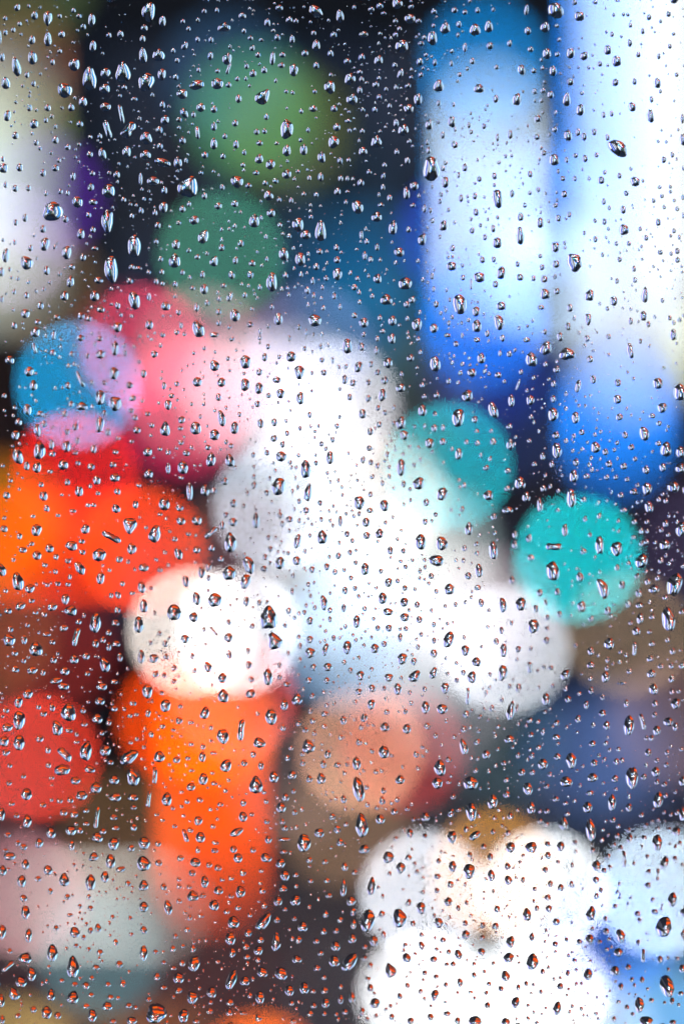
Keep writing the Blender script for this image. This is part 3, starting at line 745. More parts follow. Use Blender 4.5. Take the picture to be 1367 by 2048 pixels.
348,190,75,85,-15;595,160,78,110;960,118,75,80;1025,245,80,110,0,w;748,122,48,72;455,133,38,42;265,50,32,42;470,228,28,32;705,240,52,62;845,303,70,58;210,320,75,75;403,323,68,70;592,342,70,100;703,370,62,88;45,335,45,55;380,442,52,65;875,412,65,72;780,428,42,48;690,495,48,55;1033,450,58,100;1220,245,50,52;1125,248,30,40;865,118,32,42;1195,38,35,50;1255,25,28,40;1205,145,42,45;1290,148,30,50;1068,52,32,40;775,38,38,45;405,612,55,135,-10;198,690,78,105;348,742,75,85;508,688,60,100,10;85,622,58,65;75,690,45,42;235,597,32,42;165,495,30,40;262,495,35,42;350,548,32,35;548,580,35,45;440,527,28,38;715,650,50,82;825,642,55,68;920,630,30,42;1108,582,38,55;1030,690,35,45;1115,675,28,38;1178,672,28,38;1325,672,38,50;822,770,58,62;928,730,38,52;892,818,48,60;1202,815,38,45;1290,780,42,50;768,885,42,50;880,915,82,78;658,903,35,50;440,800,35,42;480,830,40,48;80,805,48,45;295,843,50,48;122,888,55,58;320,940,72,110,0,t;470,950,70,95;95,1005,75,105;165,842,35,40;1075,1015,85,140,0,t;860,1155,95,140,15;1270,925,58,100;1095,1205,60,130,5;1158,968,38,45;1155,903,28,30;430,1115,62,65;663,1145,48,62;662,1078,35,45;150,1195,48,140;272,1185,65,95,0,t;340,1190,55,55;765,1208,42,50;500,1292,55,68;580,1312,35,42;70,1325,62,65;1190,1287,42,48;1080,1345,55,50;865,1350,50,40;610,1210,32,40;832,1027,30,40;962,1003,32,38;1000,1003,28,35;662,1000,30,38;790,1092,28,45;968,1193,35,42;1013,1163,30,42;1335,1108,32,42;5,430,55,45;5,505,28,50;80,1085,45,38;515,1005,32,38;1340,200,30,35;1345,598,28,38;985,1335,28,38;1360,300,25,70
@684,684
40,35,80,105;155,38,55,72;272,68,40,70;395,8,50,40;365,168,65,80;128,200,60,85,15;230,180,40,55;30,195,35,45;282,245,48,52;18,300,48,85;85,328,52,55;210,325,42,48;337,308,58,62;465,367,68,68;320,425,60,90;58,440,45,58;207,452,45,58;285,527,42,48;415,525,32,45;340,565,38,45;160,575,58,72;293,660,48,55;410,648,45,40;468,647,72,95;495,745,58,80,-15;222,717,52,62;215,850,48,52;165,943,42,62;228,963,42,52;282,990,38,52;540,838,35,42;360,900,35,48;610,845,28,38;487,895,28,42;470,1005,68,125;610,1132,80,100,10;490,1135,38,60;375,1075,32,45;373,1000,32,38;240,1078,42,42;320,1130,32,50;797,1215,78,100,15;135,1285,82,100;335,1308,65,90;670,1283,55,65;225,1220,40,48;220,1348,55,45;490,1300,28,40;545,1265,28,42;540,1178,32,40;625,82,35,48;545,128,60,65,20;475,257,35,45;638,345,42,52;742,175,75,125,-5;655,437,42,48;755,425,48,55;640,550,65,90,-15;742,580,40,45;735,690,50,68;697,808,65,75,15;803,797,55,62;805,685,38,65;925,610,95,145,0,w;930,895,55,90;877,857,35,45;580,677,28,38;658,672,28,48;720,877,35,38;1058,620,52,60;1075,715,45,38;1190,712,38,42;1205,797,55,65;992,802,40,48;1080,808,45,50;1000,430,82,90,10;1205,545,70,125,-15;1180,935,32,50;1150,1005,52,52;1165,1225,72,78;1105,905,28,45;975,1145,38,55;938,1160,32,40;1322,1030,55,50;1318,1172,50,52;1340,820,55,85;1335,675,48,55;1110,130,58,85;910,15,45,50;1035,243,68,65;943,247,42,45;1245,262,58,50;1138,232,35,42;960,175,35,42;880,165,35,42;850,312,38,55;1335,95,45,55;1260,90,30,55;1295,315,32,38;958,1335,40,50;625,940,28,42;808,965,28,35;1350,470,45,100;1075,5,45,30;1320,1345,80,60
@1025,684
262,50,85,105;432,95,120,100,0,t;145,140,78,120,-10;348,220,58,62;260,178,38,50;108,10,55,35;617,138,55,60;935,70,55,115,-10;643,300,52,75;838,325,58,65;835,458,62,72;520,355,42,100,15;1155,330,70,90;1330,400,95,130;1190,525,70,80,25;500,605,62,85;850,600,58,65;320,580,75,110;325,335,42,60;138,465,60,78;322,455,45,68;425,417,32,45;345,745,60,65;550,722,50,50;425,535,32,45;1047,732,72,110,-20;895,743,48,60;660,842,68,92;738,877,52,58;350,868,70,120;945,840,52,52;1220,858,80,115;1160,810,45,45;425,790,38,48;487,750,35,45;237,915,42,68;170,978,45,45;310,978,40,62;505,962,50,65;610,980,35,42;767,973,58,58;885,992,55,60;1062,1020,58,70;1195,1002,58,70;975,935,40,42;485,1072,68,92;590,1073,55,48;750,1080,45,50;822,1080,40,42;912,1098,40,45;55,1130,75,110;242,1172,52,58;105,1240,60,80;465,1250,75,140;565,1262,50,52;965,1195,65,58;1070,1172,70,95;995,1145,35,42;862,1225,50,50;1280,1160,85,88;215,1305,45,110;362,1190,35,40;360,1345,35,40;680,1285,28,40;1085,1320,60,95,-15;885,1345,60,45;1335,880,60,90;1335,1010,70,75;1220,1270,40,50;1165,1260,38,50;145,600,35,45;130,790,38,45;10,460,40,110;15,815,30,60;258,1065,32,45;1165,650,45,45;1110,590,55,45;40,340,28,100,20,p;165,285,35,42;480,870,30,38;552,857,32,35;830,805,38,40;655,740,32,42;350,155,28,40
@0,1026
295,135,75,95;685,128,68,78;575,262,90,75,20;890,190,75,160,-62,p;1040,100,105,125,0,w;1240,165,95,130,20,t;1055,285,70,85;795,335,105,95,-15;955,370,60,62;1150,437,75,62;805,520,65,90;640,440,65,110,-40;145,550,85,135,-15;240,605,75,65,-30;298,338,68,70;398,282,60,70;185,295,70,52;35,125,60,65;158,185,45,58;545,382,50,50;660,312,55,48;655,225,55,48;360,415,45,45;450,350,45,55;465,565,48,45;570,780,95,80,20,t;525,690,55,85;765,880,80,150,5;610,990,60,140,15,p;290,1090,100,105,35;75,1015,90,90,-25;510,920,70,55,-20;195,1015,50,75;165,745,75,58,-25;65,780,65,60;355,810,45,50;420,750,75,60,-30;1135,595,60,85,-10;1150,745,60,105;1110,895,75,120;1130,1150,50,105;1230,1165,65,72;1345,800,90,105,20;1320,1045,42,60;1245,1290,52,60;1313,1300,42,50;1330,1148,50,48;1275,963,42,42;1202,1037,38,42;945,655,45,75,-15;980,565,42,50;890,660,35,55;940,775,50,60;1060,640,45,40,-20;870,958,48,52;925,880,65,55;825,1015,45,60;930,1048,70,55;765,1045,55,70;870,1070,40,75;960,1155,45,70;690,1145,60,65;840,1215,70,115,-15;595,1170,65,70;520,1265,70,65;430,1175,55,62;420,1030,48,52;120,1120,55,55;125,1250,60,60;260,1258,75,60,-15;345,1275,40,60;190,1180,45,50;450,1340,90,50,-15;805,1350,80,40;915,1350,60,40;700,1285,45,40;1280,455,45,45;1250,372,32,38;1320,315,35,40;1345,415,30,40;1280,10,45,35;575,8,50,35;255,700,50,45;285,795,48,42;255,245,42,42;265,25,42,38;465,18,42,38;110,375,32,38;445,468,38,48;5,450,70,110,-30;875,455,35,45;1025,390,35,42;1210,600,42,38;375,970,70,42;630,870,50,50;1170,115,35,35;545,570,45,45;380,575,38,40;560,510,32,50;85,930,45,55;220,895,40,45
@342,1026
80,62,65,68;208,58,72,78;30,208,50,52;320,155,60,110,50,p;495,72,68,65;678,60,55,118,0,t;475,235,95,150,0,t;205,295,60,62;325,280,52,58;60,325,58,95,-20;398,368,48,55;300,432,45,65;245,475,55,85;465,482,100,105;622,415,80,135,-15;595,548,75,120,20,w;118,545,50,90,-10;205,685,60,100,-10;300,520,32,60;350,695,98,115;25,795,110,120,20;180,832,72,70,15;112,1007,62,68;600,708,52,78;705,718,42,48;460,875,42,50;460,997,65,70;650,907,45,52;780,840,125,175,5;825,1022,110,130,-25,t;465,1132,50,75;615,1105,38,60;295,1232,60,78;620,1215,50,65;410,1320,70,78;773,1310,80,120,0,t;870,400,70,95,10;752,352,45,50;743,445,55,50;793,287,42,50;778,195,38,45;945,50,55,55;888,88,38,55;870,18,52,50;440,15,50,45;1010,225,50,115,10;1208,195,80,105;1005,380,62,68;865,1215,38,45;940,782,52,55;1127,452,48,55;1245,430,52,58;1310,472,42,50;1338,342,48,55;975,502,32,45;1097,572,35,45;968,628,35,58;1220,715,60,115,-8,t;1110,862,58,65;1110,1012,58,65;1112,1118,75,80;1270,778,42,50;1270,850,35,52;1235,945,30,40;1150,758,35,45;1020,990,35,42;1030,1065,40,52;1235,1092,48,95,12;1300,1000,40,52;1137,1235,55,60;1253,1232,62,70;1100,1338,58,55;1245,1340,52,55;1030,1175,38,48;868,1312,42,45;930,1355,60,30;170,1145,38,55;25,1238,45,55;188,1262,35,48;25,1345,45,45;910,900,35,45;1200,52,35,48;1125,92,25,35;1075,10,40,38;1345,237,28,40;1352,65,40,95;1355,755,38,60;640,1330,55,50;340,945,35,100,-40,p;945,140,28,38;1265,350,28,35;140,168,42,40;410,100,45,70;1080,738,28,42;1065,795,42,40;1115,662,28,42
@684,1026
190,75,58,72;297,165,62,75;195,180,65,62;38,168,48,55;80,222,38,45;625,232,80,122;793,243,85,108;752,380,105,90,15;383,300,52,75;487,303,42,48;62,315,42,50;182,448,65,92;107,397,38,45;70,520,40,45;308,465,40,45;505,430,38,42;465,385,35,38;370,555,58,72,10;322,682,72,85;22,620,50,65;102,602,42,45;500,600,48,48;442,543,40,42;580,610,32,38;710,505,50,52;855,610,75,85,15;750,627,38,42;690,562,32,40;495,713,68,68;598,733,50,55;365,790,75,60;498,833,72,65;615,852,52,62;115,868,58,92;178,765,42,48;372,920,60,62;283,920,45,50;508,925,42,45;462,995,42,75;40,1075,68,100;260,1083,65,72;335,1047,50,50;172,1057,32,40;12,760,45,65;480,1165,75,88;572,1187,52,62;145,1300,62,75;372,1315,65,65;578,1305,70,110,50;728,1280,55,90,15;732,1122,60,68;733,1020,38,52;850,1012,75,135,25;605,1072,35,48;630,970,35,45;732,892,35,48;905,733,35,45;1108,720,52,75;985,715,32,45;1080,598,58,48;1005,503,55,62;1090,462,55,105,-8;1010,128,58,95,5;1205,300,65,140,-5;975,282,40,55;1072,248,40,42;1075,322,40,42;967,380,32,45;1355,538,48,65;1280,738,60,115,-8;1270,940,40,65;1230,1028,45,62;1288,1098,55,105;1280,1275,70,120;982,1098,68,82;1070,1190,70,72;1035,1312,65,95;968,1275,45,50;973,995,32,45;1163,912,32,42;915,1335,42,45;828,1162,28,40;912,1200,35,38;1112,1068,28,38;25,908,35,42;65,1258,45,48;15,1195,40,45;235,1248,35,42;470,1320,35,40;233,995,28,35;662,68,45,55;745,12,42,40;345,77,32,42;405,35,28,38;440,210,32,38;470,140,25,32;655,375,32,40;558,375,30,38;620,465,32,48;660,432,30,45;1210,30,50,62;1330,15,60,45;1095,175,32,42;1220,160,35,42;1030,675,28,38;250,845,32,38;215,5,50,30;92,25,28,38;1350,880,35,45;1180,1290,28,45;712,780,28,42;820,1355,45,40;15,455,35,38;1170,780,28,40
@1025,1026
415,138,50,92;130,203,55,72;328,270,80,115,95,p;690,258,65,132;825,285,88,105,10;615,175,38,45;562,308,58,55;145,357,62,62;318,465,100,145,-5;535,512,60,72;715,600,85,150,-25;870,575,55,72;830,437,45,58;695,472,32,42;15,172,45,70;15,255,45,75;577,50,40,52;688,25,42,55;355,630,48,62;215,635,55,62;548,745,65,85;755,780,55,72;622,845,50,55;372,808,45,58;60,730,85,98,10;180,765,45,68;160,905,82,108;262,715,38,45;273,835,40,48;265,1020,55,65;270,922,35,42;40,1088,52,55;415,1295,65,85;130,1235,52,90,0,p;300,1238,45,42;245,1230,32,42;1025,385,90,110,10;1212,255,80,85;1340,130,75,110,10;1290,570,110,180,20;1240,850,95,190,-8;1125,610,80,65;1005,640,52,80;1010,740,65,55;1015,845,50,85;920,730,48,62;985,945,62,68;1110,830,50,48;970,1085,45,110,5,p;1110,1045,52,52;1095,1165,60,55;1105,1285,65,70;1180,1225,58,48;1275,1105,50,60;1265,1220,42,55;1350,1220,60,55;1265,1325,45,70;768,1045,75,90;622,1105,55,75;620,1215,60,65;738,1310,58,85;750,1240,38,65;755,1175,35,55;618,1325,35,45;930,1265,45,52;858,1110,35,40;852,1190,32,38;1090,950,40,42;1235,1015,40,48;1215,675,48,45;1350,790,50,50;1075,550,50,60;1155,520,42,55;1025,145,38,60;1072,145,32,45;970,72,42,48;1070,70,42,45;1218,85,45,68;1185,135,38,50;1310,72,42,48;1065,230,42,50;1025,245,38,50;1180,380,45,58;1245,405,38,38;1135,235,38,38;960,195,45,38;920,403,45,38;840,65,32,38;990,505,45,48;870,1360,80,25;140,1085,32,42;30,1170,30,40;940,878,38,42;1165,470,32,38;1060,465,32,38;1240,175,38,40;480,720,28,38
@0,1366
155,295,80,155;550,235,115,130;460,360,80,110,-20;225,85,70,80;150,150,60,90;155,475,80,120;35,465,70,80;60,355,80,65,-25;555,378,60,45;320,445,65,60,-20;385,535,45,65;520,570,90,130,-45,p;690,545,85,145,8;500,695,120,80;215,890,75,95;845,540,75,90;720,690,75,60;605,780,70,60;915,775,75,70;925,915,85,65;655,900,80,75;770,840,80,80,-30;390,655,45,60;1035,595,80,160,55;1065,755,95,125,-15;1275,590,80,90;1180,65,75,110;1325,180,80,95;1335,930,80,95;1065,160,60,50;780,285,75,75;800,145,65,70;815,30,85,55;510,25,80,60;870,315,45,55;675,330,55,45;1040,260,42,45;1090,250,40,40;1240,740,50,130,5,p;1190,930,45,130,8,p;220,1105,65,95;410,1200,65,90,-15;315,1280,60,75;570,1180,80,75;575,1300,45,90;510,1035,65,60,-20;595,1050,65,62;480,940,50,50;565,935,55,55;345,975,55,45;775,1080,50,160,8,p;780,1235,80,75;825,1185,60,55;910,1285,80,95;910,1075,60,50;1155,1280,80,100;1050,1320,60,60;1065,915,80,55;760,1345,65,45;45,1340,80,60;15,1050,45,100;75,800,42,45;80,660,40,45;190,745,42,45;415,755,45,45;420,195,45,70;350,245,55,55;50,215,55,50;50,555,65,55,-25;1300,345,50,45;1210,410,40,60;1185,240,45,70;1095,445,35,42;1045,475,38,40;1150,510,35,38;885,635,50,45;1070,995,50,42;640,1180,50,60;690,1125,55,42;690,1020,50,45;925,1160,60,45;1070,1155,55,60;915,205,55,50;135,1060,50,45;190,1310,60,60;145,1280,45,55;65,1215,55,45;310,190,40,50;1265,1285,50,50;1300,1095,38,38;1255,1050,38,35;95,965,55,38;815,400,38,45;665,220,45,50;615,470,45,35;735,570,42,38
@342,1366
418,105,78,110;270,240,65,105,20;560,375,75,165,5,p;415,425,85,125,-10;800,270,85,125;635,85,75,65,-10;905,175,60,78;1008,132,70,95;893,357,48,60;705,478,90,80;657,570,50,62;440,660,80,105,20;585,640,55,62;718,660,48,75;678,815,100,140,0,t;822,752,72,88;968,737,62,70;1098,508,98,98;1252,570,55,75;1218,650,50,72;1200,765,65,88;1230,247,68,48;1225,348,48,45;1132,303,45,52;1073,375,48,55;1145,402,38,45;1018,325,40,52;1128,105,45,55;1112,225,35,50;1245,180,38,42;1218,72,32,45;65,300,65,62,-20;45,615,65,62;258,768,68,95;160,830,62,68;250,590,50,85;255,508,45,58;160,488,48,45;135,600,45,45;160,315,55,42;75,185,42,50;320,355,35,55;230,935,55,48;128,948,45,45;315,1008,35,45;395,970,55,45;575,1070,65,78;578,958,52,65;218,1100,60,75;345,802,55,42;435,860,40,45;460,775,35,42;335,1145,45,45;155,1175,48,52;235,1235,70,85;525,1192,60,105,60;115,1220,50,110,-15,p;30,1145,45,40;355,1275,65,40;500,1330,60,65;655,1335,50,55;215,1335,38,60;350,1340,60,45;1062,1278,95,145,-5;915,915,60,68;880,997,72,80;988,1035,45,50;910,1160,48,58;890,1108,42,52;905,1250,100,38;778,1252,58,70;765,1108,45,50;760,945,38,50;742,870,40,45;978,865,38,45;1105,768,50,68;1052,640,42,60;958,520,40,45;930,600,42,55;1050,568,38,42;1288,1070,50,62;1328,1170,55,75,-15;1185,1200,68,78;1350,1275,55,72;900,1350,60,40;1355,925,45,75;1355,300,45,62;1355,435,40,50;1330,655,60,45;925,10,65,45;785,10,65,50;1275,410,32,35;690,245,32,42;535,190,25,38;645,1050,42,38;340,560,60,35;165,698,50,35;330,718,38,35;320,460,38,35;20,375,38,38;370,1085,28,38;15,1000,35,40;85,985,35,38;100,1060,35,38;85,870,38,35
@684,1366
132,68,58,58;238,42,58,65;335,42,35,42;443,48,58,90;540,75,32,42;658,48,38,48;822,38,62,85;1003,105,45,130,3,p;1150,75,35,38;1275,132,35,40;1345,220,60,150,10,t;232,170,58,80,10;105,155,42,45;355,232,45,50;505,228,40,50;550,162,38,45;350,125,32,38;665,195,60,98;798,207,78,82,10;990,250,55,65;1193,200,42,58;175,278,55,72,20;340,353,68,70;515,367,65,72;680,345,55,58;745,420,38,55;10,300,50,80;152,355,35,50;135,472,48,62;332,552,80,95;238,545,38,42;590,570,52,58;395,578,35,38;675,540,32,40;780,678,85,125,-10;760,800,75,88;850,613,52,52;605,680,35,48;642,580,32,38;115,643,58,108;130,850,85,195,-10;235,632,38,35;172,698,32,38;268,710,40,45;315,700,35,42;462,773,68,70;483,668,28,38;195,832,40,48;330,860,45,52;318,940,50,75;200,972,42,48;278,995,38,42;438,932,42,50;415,1028,58,55;520,1005,38,48;555,965,28,45;155,1135,100,180,-5,t;303,1090,68,78;665,1072,65,68;30,1130,40,45;12,930,48,72;540,1205,55,75;425,1245,42,42;490,1180,35,40;175,1330,75,75;360,1345,75,60;970,510,58,130,-10;1078,472,55,58;970,370,48,62;1022,355,32,38;1090,385,32,40;1245,350,38,38;1335,450,75,65,20;1222,425,35,38;1150,572,60,70;1243,530,32,38;1065,700,38,48;1025,800,105,110;1030,598,35,38;1083,605,32,35;1225,660,35,38;1290,640,45,45;1310,775,45,48;1200,950,72,110;1030,1030,80,135,-10;868,1040,50,75,10;885,908,42,50;1312,890,60,65;850,790,42,45;870,740,30,38;935,805,35,42;930,1015,45,35;1090,1060,38,42;1340,1065,50,62;1218,1078,35,40;1250,1015,38,32;992,1172,45,55;1060,1220,55,95,55;877,1232,68,95;1130,1310,50,50;1205,1190,45,45;1325,1200,45,50;1345,1315,75,80;570,1090,35,40;660,1225,40,40;1020,1355,40,35;40,650,35,42;20,720,35,42;20,1295,40,50;1335,25,38,42;15,435,38,45;870,1120,28,32;795,490,25,45;1100,270,35,40
@1025,1366
42,38,50,70;262,130,60,100;440,130,55,58,-15;30,200,45,140,10;205,35,28,40;925,340,75,155,5;950,755,85,180;1035,310,50,125,-15,p;1240,310,70,70;1298,350,45,72;1300,165,65,85,10;1122,48,65,90;1148,380,58,72;748,340,55,75;715,242,62,58;585,175,42,70;520,288,48,65;350,320,48,50;135,300,52,48;240,390,35,60;145,415,45,48;347,435,65,55;15,445,40,55;428,355,28,35;205,518,45,50;635,485,58,55;743,483,38,45;625,60,45,60;715,115,35,48;905,165,40,70;1135,165,48,58;1132,255,42,50;1105,440,40,52;1065,440,32,45;1080,555,55,65;1230,555,38,48;1225,655,38,48;1150,620,40,45;1062,655,32,40;1140,710,65,75;1045,750,50,55;1150,790,40,52;1210,810,48,50;1355,785,55,80;825,628,45,58;870,618,42,48;842,530,35,45;650,640,60,60;730,612,35,42;685,578,30,38;465,625,80,120,0,w;355,590,60,60;238,648,72,85;150,580,48,58;70,715,60,68;155,715,48,52;293,730,38,45;118,845,70,100;425,788,92,82,10;270,828,48,45;635,755,80,68,-15;815,765,55,65;615,880,65,50;730,890,32,38;342,928,55,50;595,993,72,85;790,955,58,130;420,962,42,40;490,942,38,32;145,1000,60,95;270,1025,45,50;215,1025,32,42;405,1125,68,105,0,t;620,1175,70,170,-8;433,1048,48,40;215,1105,42,48;268,1130,45,40;925,995,52,75;1158,935,70,130,5;1355,1050,50,110;798,1095,50,50;1025,1055,42,48;1062,1138,38,45;840,1145,35,45;922,1175,35,45;932,1245,52,75;832,1220,42,50;710,1255,40,45;715,1175,35,32;1045,1240,48,40;1305,1190,62,70;1152,1280,80,120;145,1315,90,85;380,1308,62,70;275,1290,50,50;495,1275,42,40;805,1295,42,40;860,1320,42,50;500,1350,32,38;1295,1312,28,42;1245,1170,35,35;40,580,35,55;1220,900,38,48;1310,1035,35,55;1270,70,38,48;1325,65,40,40;720,800,35,30;635,1340,45,50;1345,530,35,40;925,905,32,45;530,85,38,38;420,45,38,50;640,335,35,42
@0,1706
80,25,85,65;205,90,60,75;385,135,65,80;175,225,65,95;515,215,75,100;725,235,75,125;840,190,60,90;885,65,75,105;750,30,70,70;1150,85,105,110,20;965,130,52,80,75;1270,80,60,55;1150,260,75,80;305,205,55,50;405,305,42,60;540,350,50,55;190,360,60,65,-20;205,475,65,105;725,440,48,45;640,425,38,42;1150,430,65,85;1345,435,60,110,-10;1025,245,50,50;1310,270,50,65;20,630,55,110;230,660,55,100;600,635,75,85,-20;725,620,45,60;785,600,55,75;450,600,45,50;1150,615,60,65;1050,650,45,35;1042,520,35,42;925,715,45,60;900,515,40,50;205,840,90,85,20;420,800,80,130;585,910,95,170,0,t;800,795,55,55;710,770,38,42;1150,800,60,115;955,890,60,65;770,915,60,50;65,905,60,110,50,p;255,970,65,100;170,1030,80,90,-15;115,1125,75,105,-15;410,1135,60,95;585,1155,90,95;375,1275,80,95;740,1300,65,100;860,1225,80,65;865,1050,55,45;985,1045,55,62;600,1050,55,45;690,1060,60,65,-25;735,1000,45,45;495,1020,50,40;1255,990,60,60;1310,1075,55,45;1250,1280,150,150;885,1155,55,50;730,1135,50,45;1030,1220,60,50;690,1225,60,45;270,1250,55,60;145,1300,50,50;465,1300,60,60;15,1180,45,100;20,1330,45,75;905,1345,60,45;1055,1340,80,60;1190,1170,50,45;1140,835,40,55;1245,790,48,40;80,785,45,45;645,905,40,45;610,740,45,38;25,140,55,80;70,130,50,45;1360,780,30,50;560,495,55,32;1310,875,45,40;1085,1235,45,40;945,1160,40,38
@342,1706
75,40,60,55,-20;195,75,75,75;170,160,60,55;305,95,55,50,-25;375,118,62,55;270,230,58,90;535,40,65,75;575,155,55,62;760,38,80,72;875,82,70,72;1105,55,52,55;1230,70,48,48;910,180,65,85;995,175,48,45;730,300,55,58;895,285,70,58;555,310,70,95;380,300,70,65;480,200,50,45;480,343,48,45;175,345,85,80;65,385,50,45;255,340,50,48;345,418,75,82;535,435,50,55;445,468,48,52;240,500,50,48;150,515,42,55;130,612,50,50;35,665,45,50;500,555,85,95;617,640,62,65;475,685,75,100;740,550,75,160,42;845,535,52,52;855,385,65,75;995,380,75,85,20;745,420,50,52;910,450,42,40;1245,220,50,45;1115,222,45,42;1260,338,58,50;1235,490,48,60;985,525,40,45;1350,535,50,50;1350,280,45,110;1052,590,75,78;1218,628,52,62;1318,622,48,52;715,695,58,55;840,710,70,140,5,t;490,800,55,75;600,750,55,52;607,830,55,52;698,780,65,75;695,855,45,45;1018,695,52,65;968,685,38,45;1160,705,52,52;1315,745,70,78;1305,865,85,88;1005,850,72,65;1195,800,50,52;185,885,85,120,15;175,765,45,65;90,880,50,60;15,765,48,60;20,920,50,40;60,1000,80,85;485,1010,75,160,20,t;590,1025,68,78;730,955,75,80;880,965,90,100;1165,920,60,58;1222,995,45,45;325,1115,70,85;170,1155,80,95,-15;60,1100,65,50,-25;470,1195,65,60;465,1275,55,65;100,1300,80,100;310,1265,55,50;315,1195,40,42;710,1155,65,100;630,1140,45,50;945,1100,65,90,-10;1065,1080,70,95;1225,1100,60,60;1135,1105,45,45;1140,1220,50,55;1235,1200,60,75;962,1200,45,50;1110,1285,55,50;1225,1285,40,42;700,1315,55,70;975,1345,50,45;1355,1170,45,85;580,1280,60,35;200,1345,60,40;1355,1070,40,45;630,495,38,48;1000,265,38,38;410,210,42,38;145,270,42,42;65,265,45,48;65,210,40,40;95,745,38,40;1320,1290,38,32;720,140,38,42;715,240,38,38;1105,430,35,38;375,870,42,32
@684,1706
368,35,80,90;530,38,58,55;468,120,68,88;770,65,42,48;578,88,38,42;597,150,38,48;640,120,25,30;378,165,38,42;880,108,60,85;1012,145,88,115,10;1185,30,52,62;1018,15,45,45;1320,108,52,62;1192,180,58,90,-5;1327,218,60,72;235,265,65,135,5,t;760,187,58,48;645,202,32,38;865,252,55,65;755,300,42,48;645,312,38,42;980,252,30,42;530,185,28,30;322,347,32,38;530,395,52,58;630,438,70,88,10;845,390,62,68,20;925,440,38,50;992,398,35,42;1238,447,55,60;318,487,52,62;458,520,105,140,-5;205,540,105,165,8;565,565,42,58;770,555,65,78,-20;980,560,42,52;985,652,60,72;1225,582,60,55;1120,575,42,50;1120,678,42,48;332,652,42,65,-15;252,702,65,85,-15;632,655,38,38;503,735,42,45;633,740,55,75,-20;803,697,52,52;740,680,28,35;515,838,65,72;730,850,68,58;850,793,42,52;925,812,58,85,-20,t;1112,790,62,65;835,892,38,38;885,890,45,50;752,768,40,38;385,940,85,110,-10,t;60,870,95,165,30,t;178,840,45,48;225,900,45,55;660,960,45,45;1052,890,35,40;1052,978,42,52;1208,885,35,38;1135,950,30,35;940,1035,50,75,-8;520,1060,42,45;828,1055,38,48;205,1005,48,38;225,1078,55,65;738,1138,58,90,10,w;460,1145,48,52,-15;78,1155,50,85;263,1200,75,75,15;160,1265,42,72;22,1270,50,52;655,1165,30,38;825,1192,32,28;1172,1048,38,45;1150,1120,38,42;1268,1085,48,52;1025,1115,45,32;1055,1160,28,38;1160,1218,52,55;395,1310,45,55;270,1300,32,38;705,1310,52,65;838,1285,60,50;920,1340,50,60;548,1340,55,55;1060,1345,105,80;1305,1350,70,60;1345,710,65,95;1330,838,80,80;1305,985,65,85,-10;1355,1205,45,65;20,110,52,75;100,155,50,50;70,385,65,75;85,470,45,75;90,570,50,80;80,685,60,75;10,280,45,130;180,10,55,45;385,1222,32,38;750,990,45,45;1145,210,32,38;920,218,28,32;10,1160,30,85;180,750,45,42;1208,305,28,42;290,275,28,32;485,295,25,28;1130,365,25,30
@1025,1706
278,22,55,62;258,135,52,50;297,247,50,58;378,277,55,60;465,250,38,65,-8;78,215,35,55;172,288,38,40;275,355,58,55;190,440,45,50;285,443,58,58;112,490,68,100,-5,t;345,548,65,60;150,672,48,78;262,622,32,38;255,708,32,38;335,728,52,55,-15;425,692,38,45;155,870,92,130,8;665,105,68,82;662,215,58,62;725,140,48,45;755,25,60,50;775,115,35,42;700,295,42,48;665,343,48,55;620,480,75,115,12,t;738,525,42,45;745,628,52,62;630,605,38,40;612,690,62,85;528,710,52,50;692,710,42,38;765,690,32,35;860,660,65,110,-12;840,793,68,65;748,772,40,35;815,940,65,72;920,912,52,52;860,1068,50,58;1000,712,38,48;1040,818,38,115,0,p;1172,850,48,65;1205,588,115,165,12;1272,370,62,120,8;1210,78,70,90,20,t;890,50,45,130,-5,p;1078,258,55,50,30;1130,467,55,45;995,485,50,50;1010,535,35,45,-30;818,425,38,42;1082,150,38,45;1158,150,30,58;1072,30,35,42;1290,45,38,45;965,85,30,38;850,248,28,35;1115,372,32,42;1230,1065,110,165,-15;1010,1215,70,120;1030,1015,40,58;968,1057,28,35;1105,1180,45,42;1340,1125,45,42;1062,1345,95,85;1275,1355,60,45;1270,1185,40,60;842,1192,38,35;910,1235,42,45;955,1288,32,35;597,973,70,88;435,962,38,55;375,1068,55,60;490,860,42,38;470,795,28,35;440,820,28,38;235,950,42,48;105,1045,38,45;42,1075,38,58;222,1110,32,42;502,1050,32,42;545,1045,25,35;352,1240,65,105,5,t;20,1195,60,90,20;545,1245,30,40;450,1268,32,35;660,1285,38,32;505,938,28,30;190,1355,38,28;1350,925,50,70;1355,650,35,90;165,1272,25,38;1322,1215,30,32;595,1122,22,28;1235,840,28,32;1310,845,35,40;145,1122,28,25;5,835,30,60;8,720,30,90;58,72,35,32;358,72,35,35;470,100,30,45;1350,100,30,45
"""


# ------------------------------------------------------------------ raindrops on the glass
WATER = glass('water', 1.333)
MM = K * DG                              # metres on the glass for one photograph pixel


def read_drops():
    out, ox, oy = [], 0, 0
    for line in DROPS.strip().splitlines():
        if line[0] == '@':
            ox, oy = map(int, line[1:].split(','))
            continue
        for e in line.split(';'):
            q = e.split(',')
            x, y, w, h = (float(v) / 4 for v in q[:4])
            w, h = (w * 1.06, h * 1.05) if w * h > 260 else (w * 0.93, h * 0.93)
            tilt = float(q[4]) if len(q) > 4 else 0.0
            shp = q[5] if len(q) > 5 else 'o'
            out.append([ox + x, oy + y, w, h, tilt, shp])
    return out


drops = read_drops()
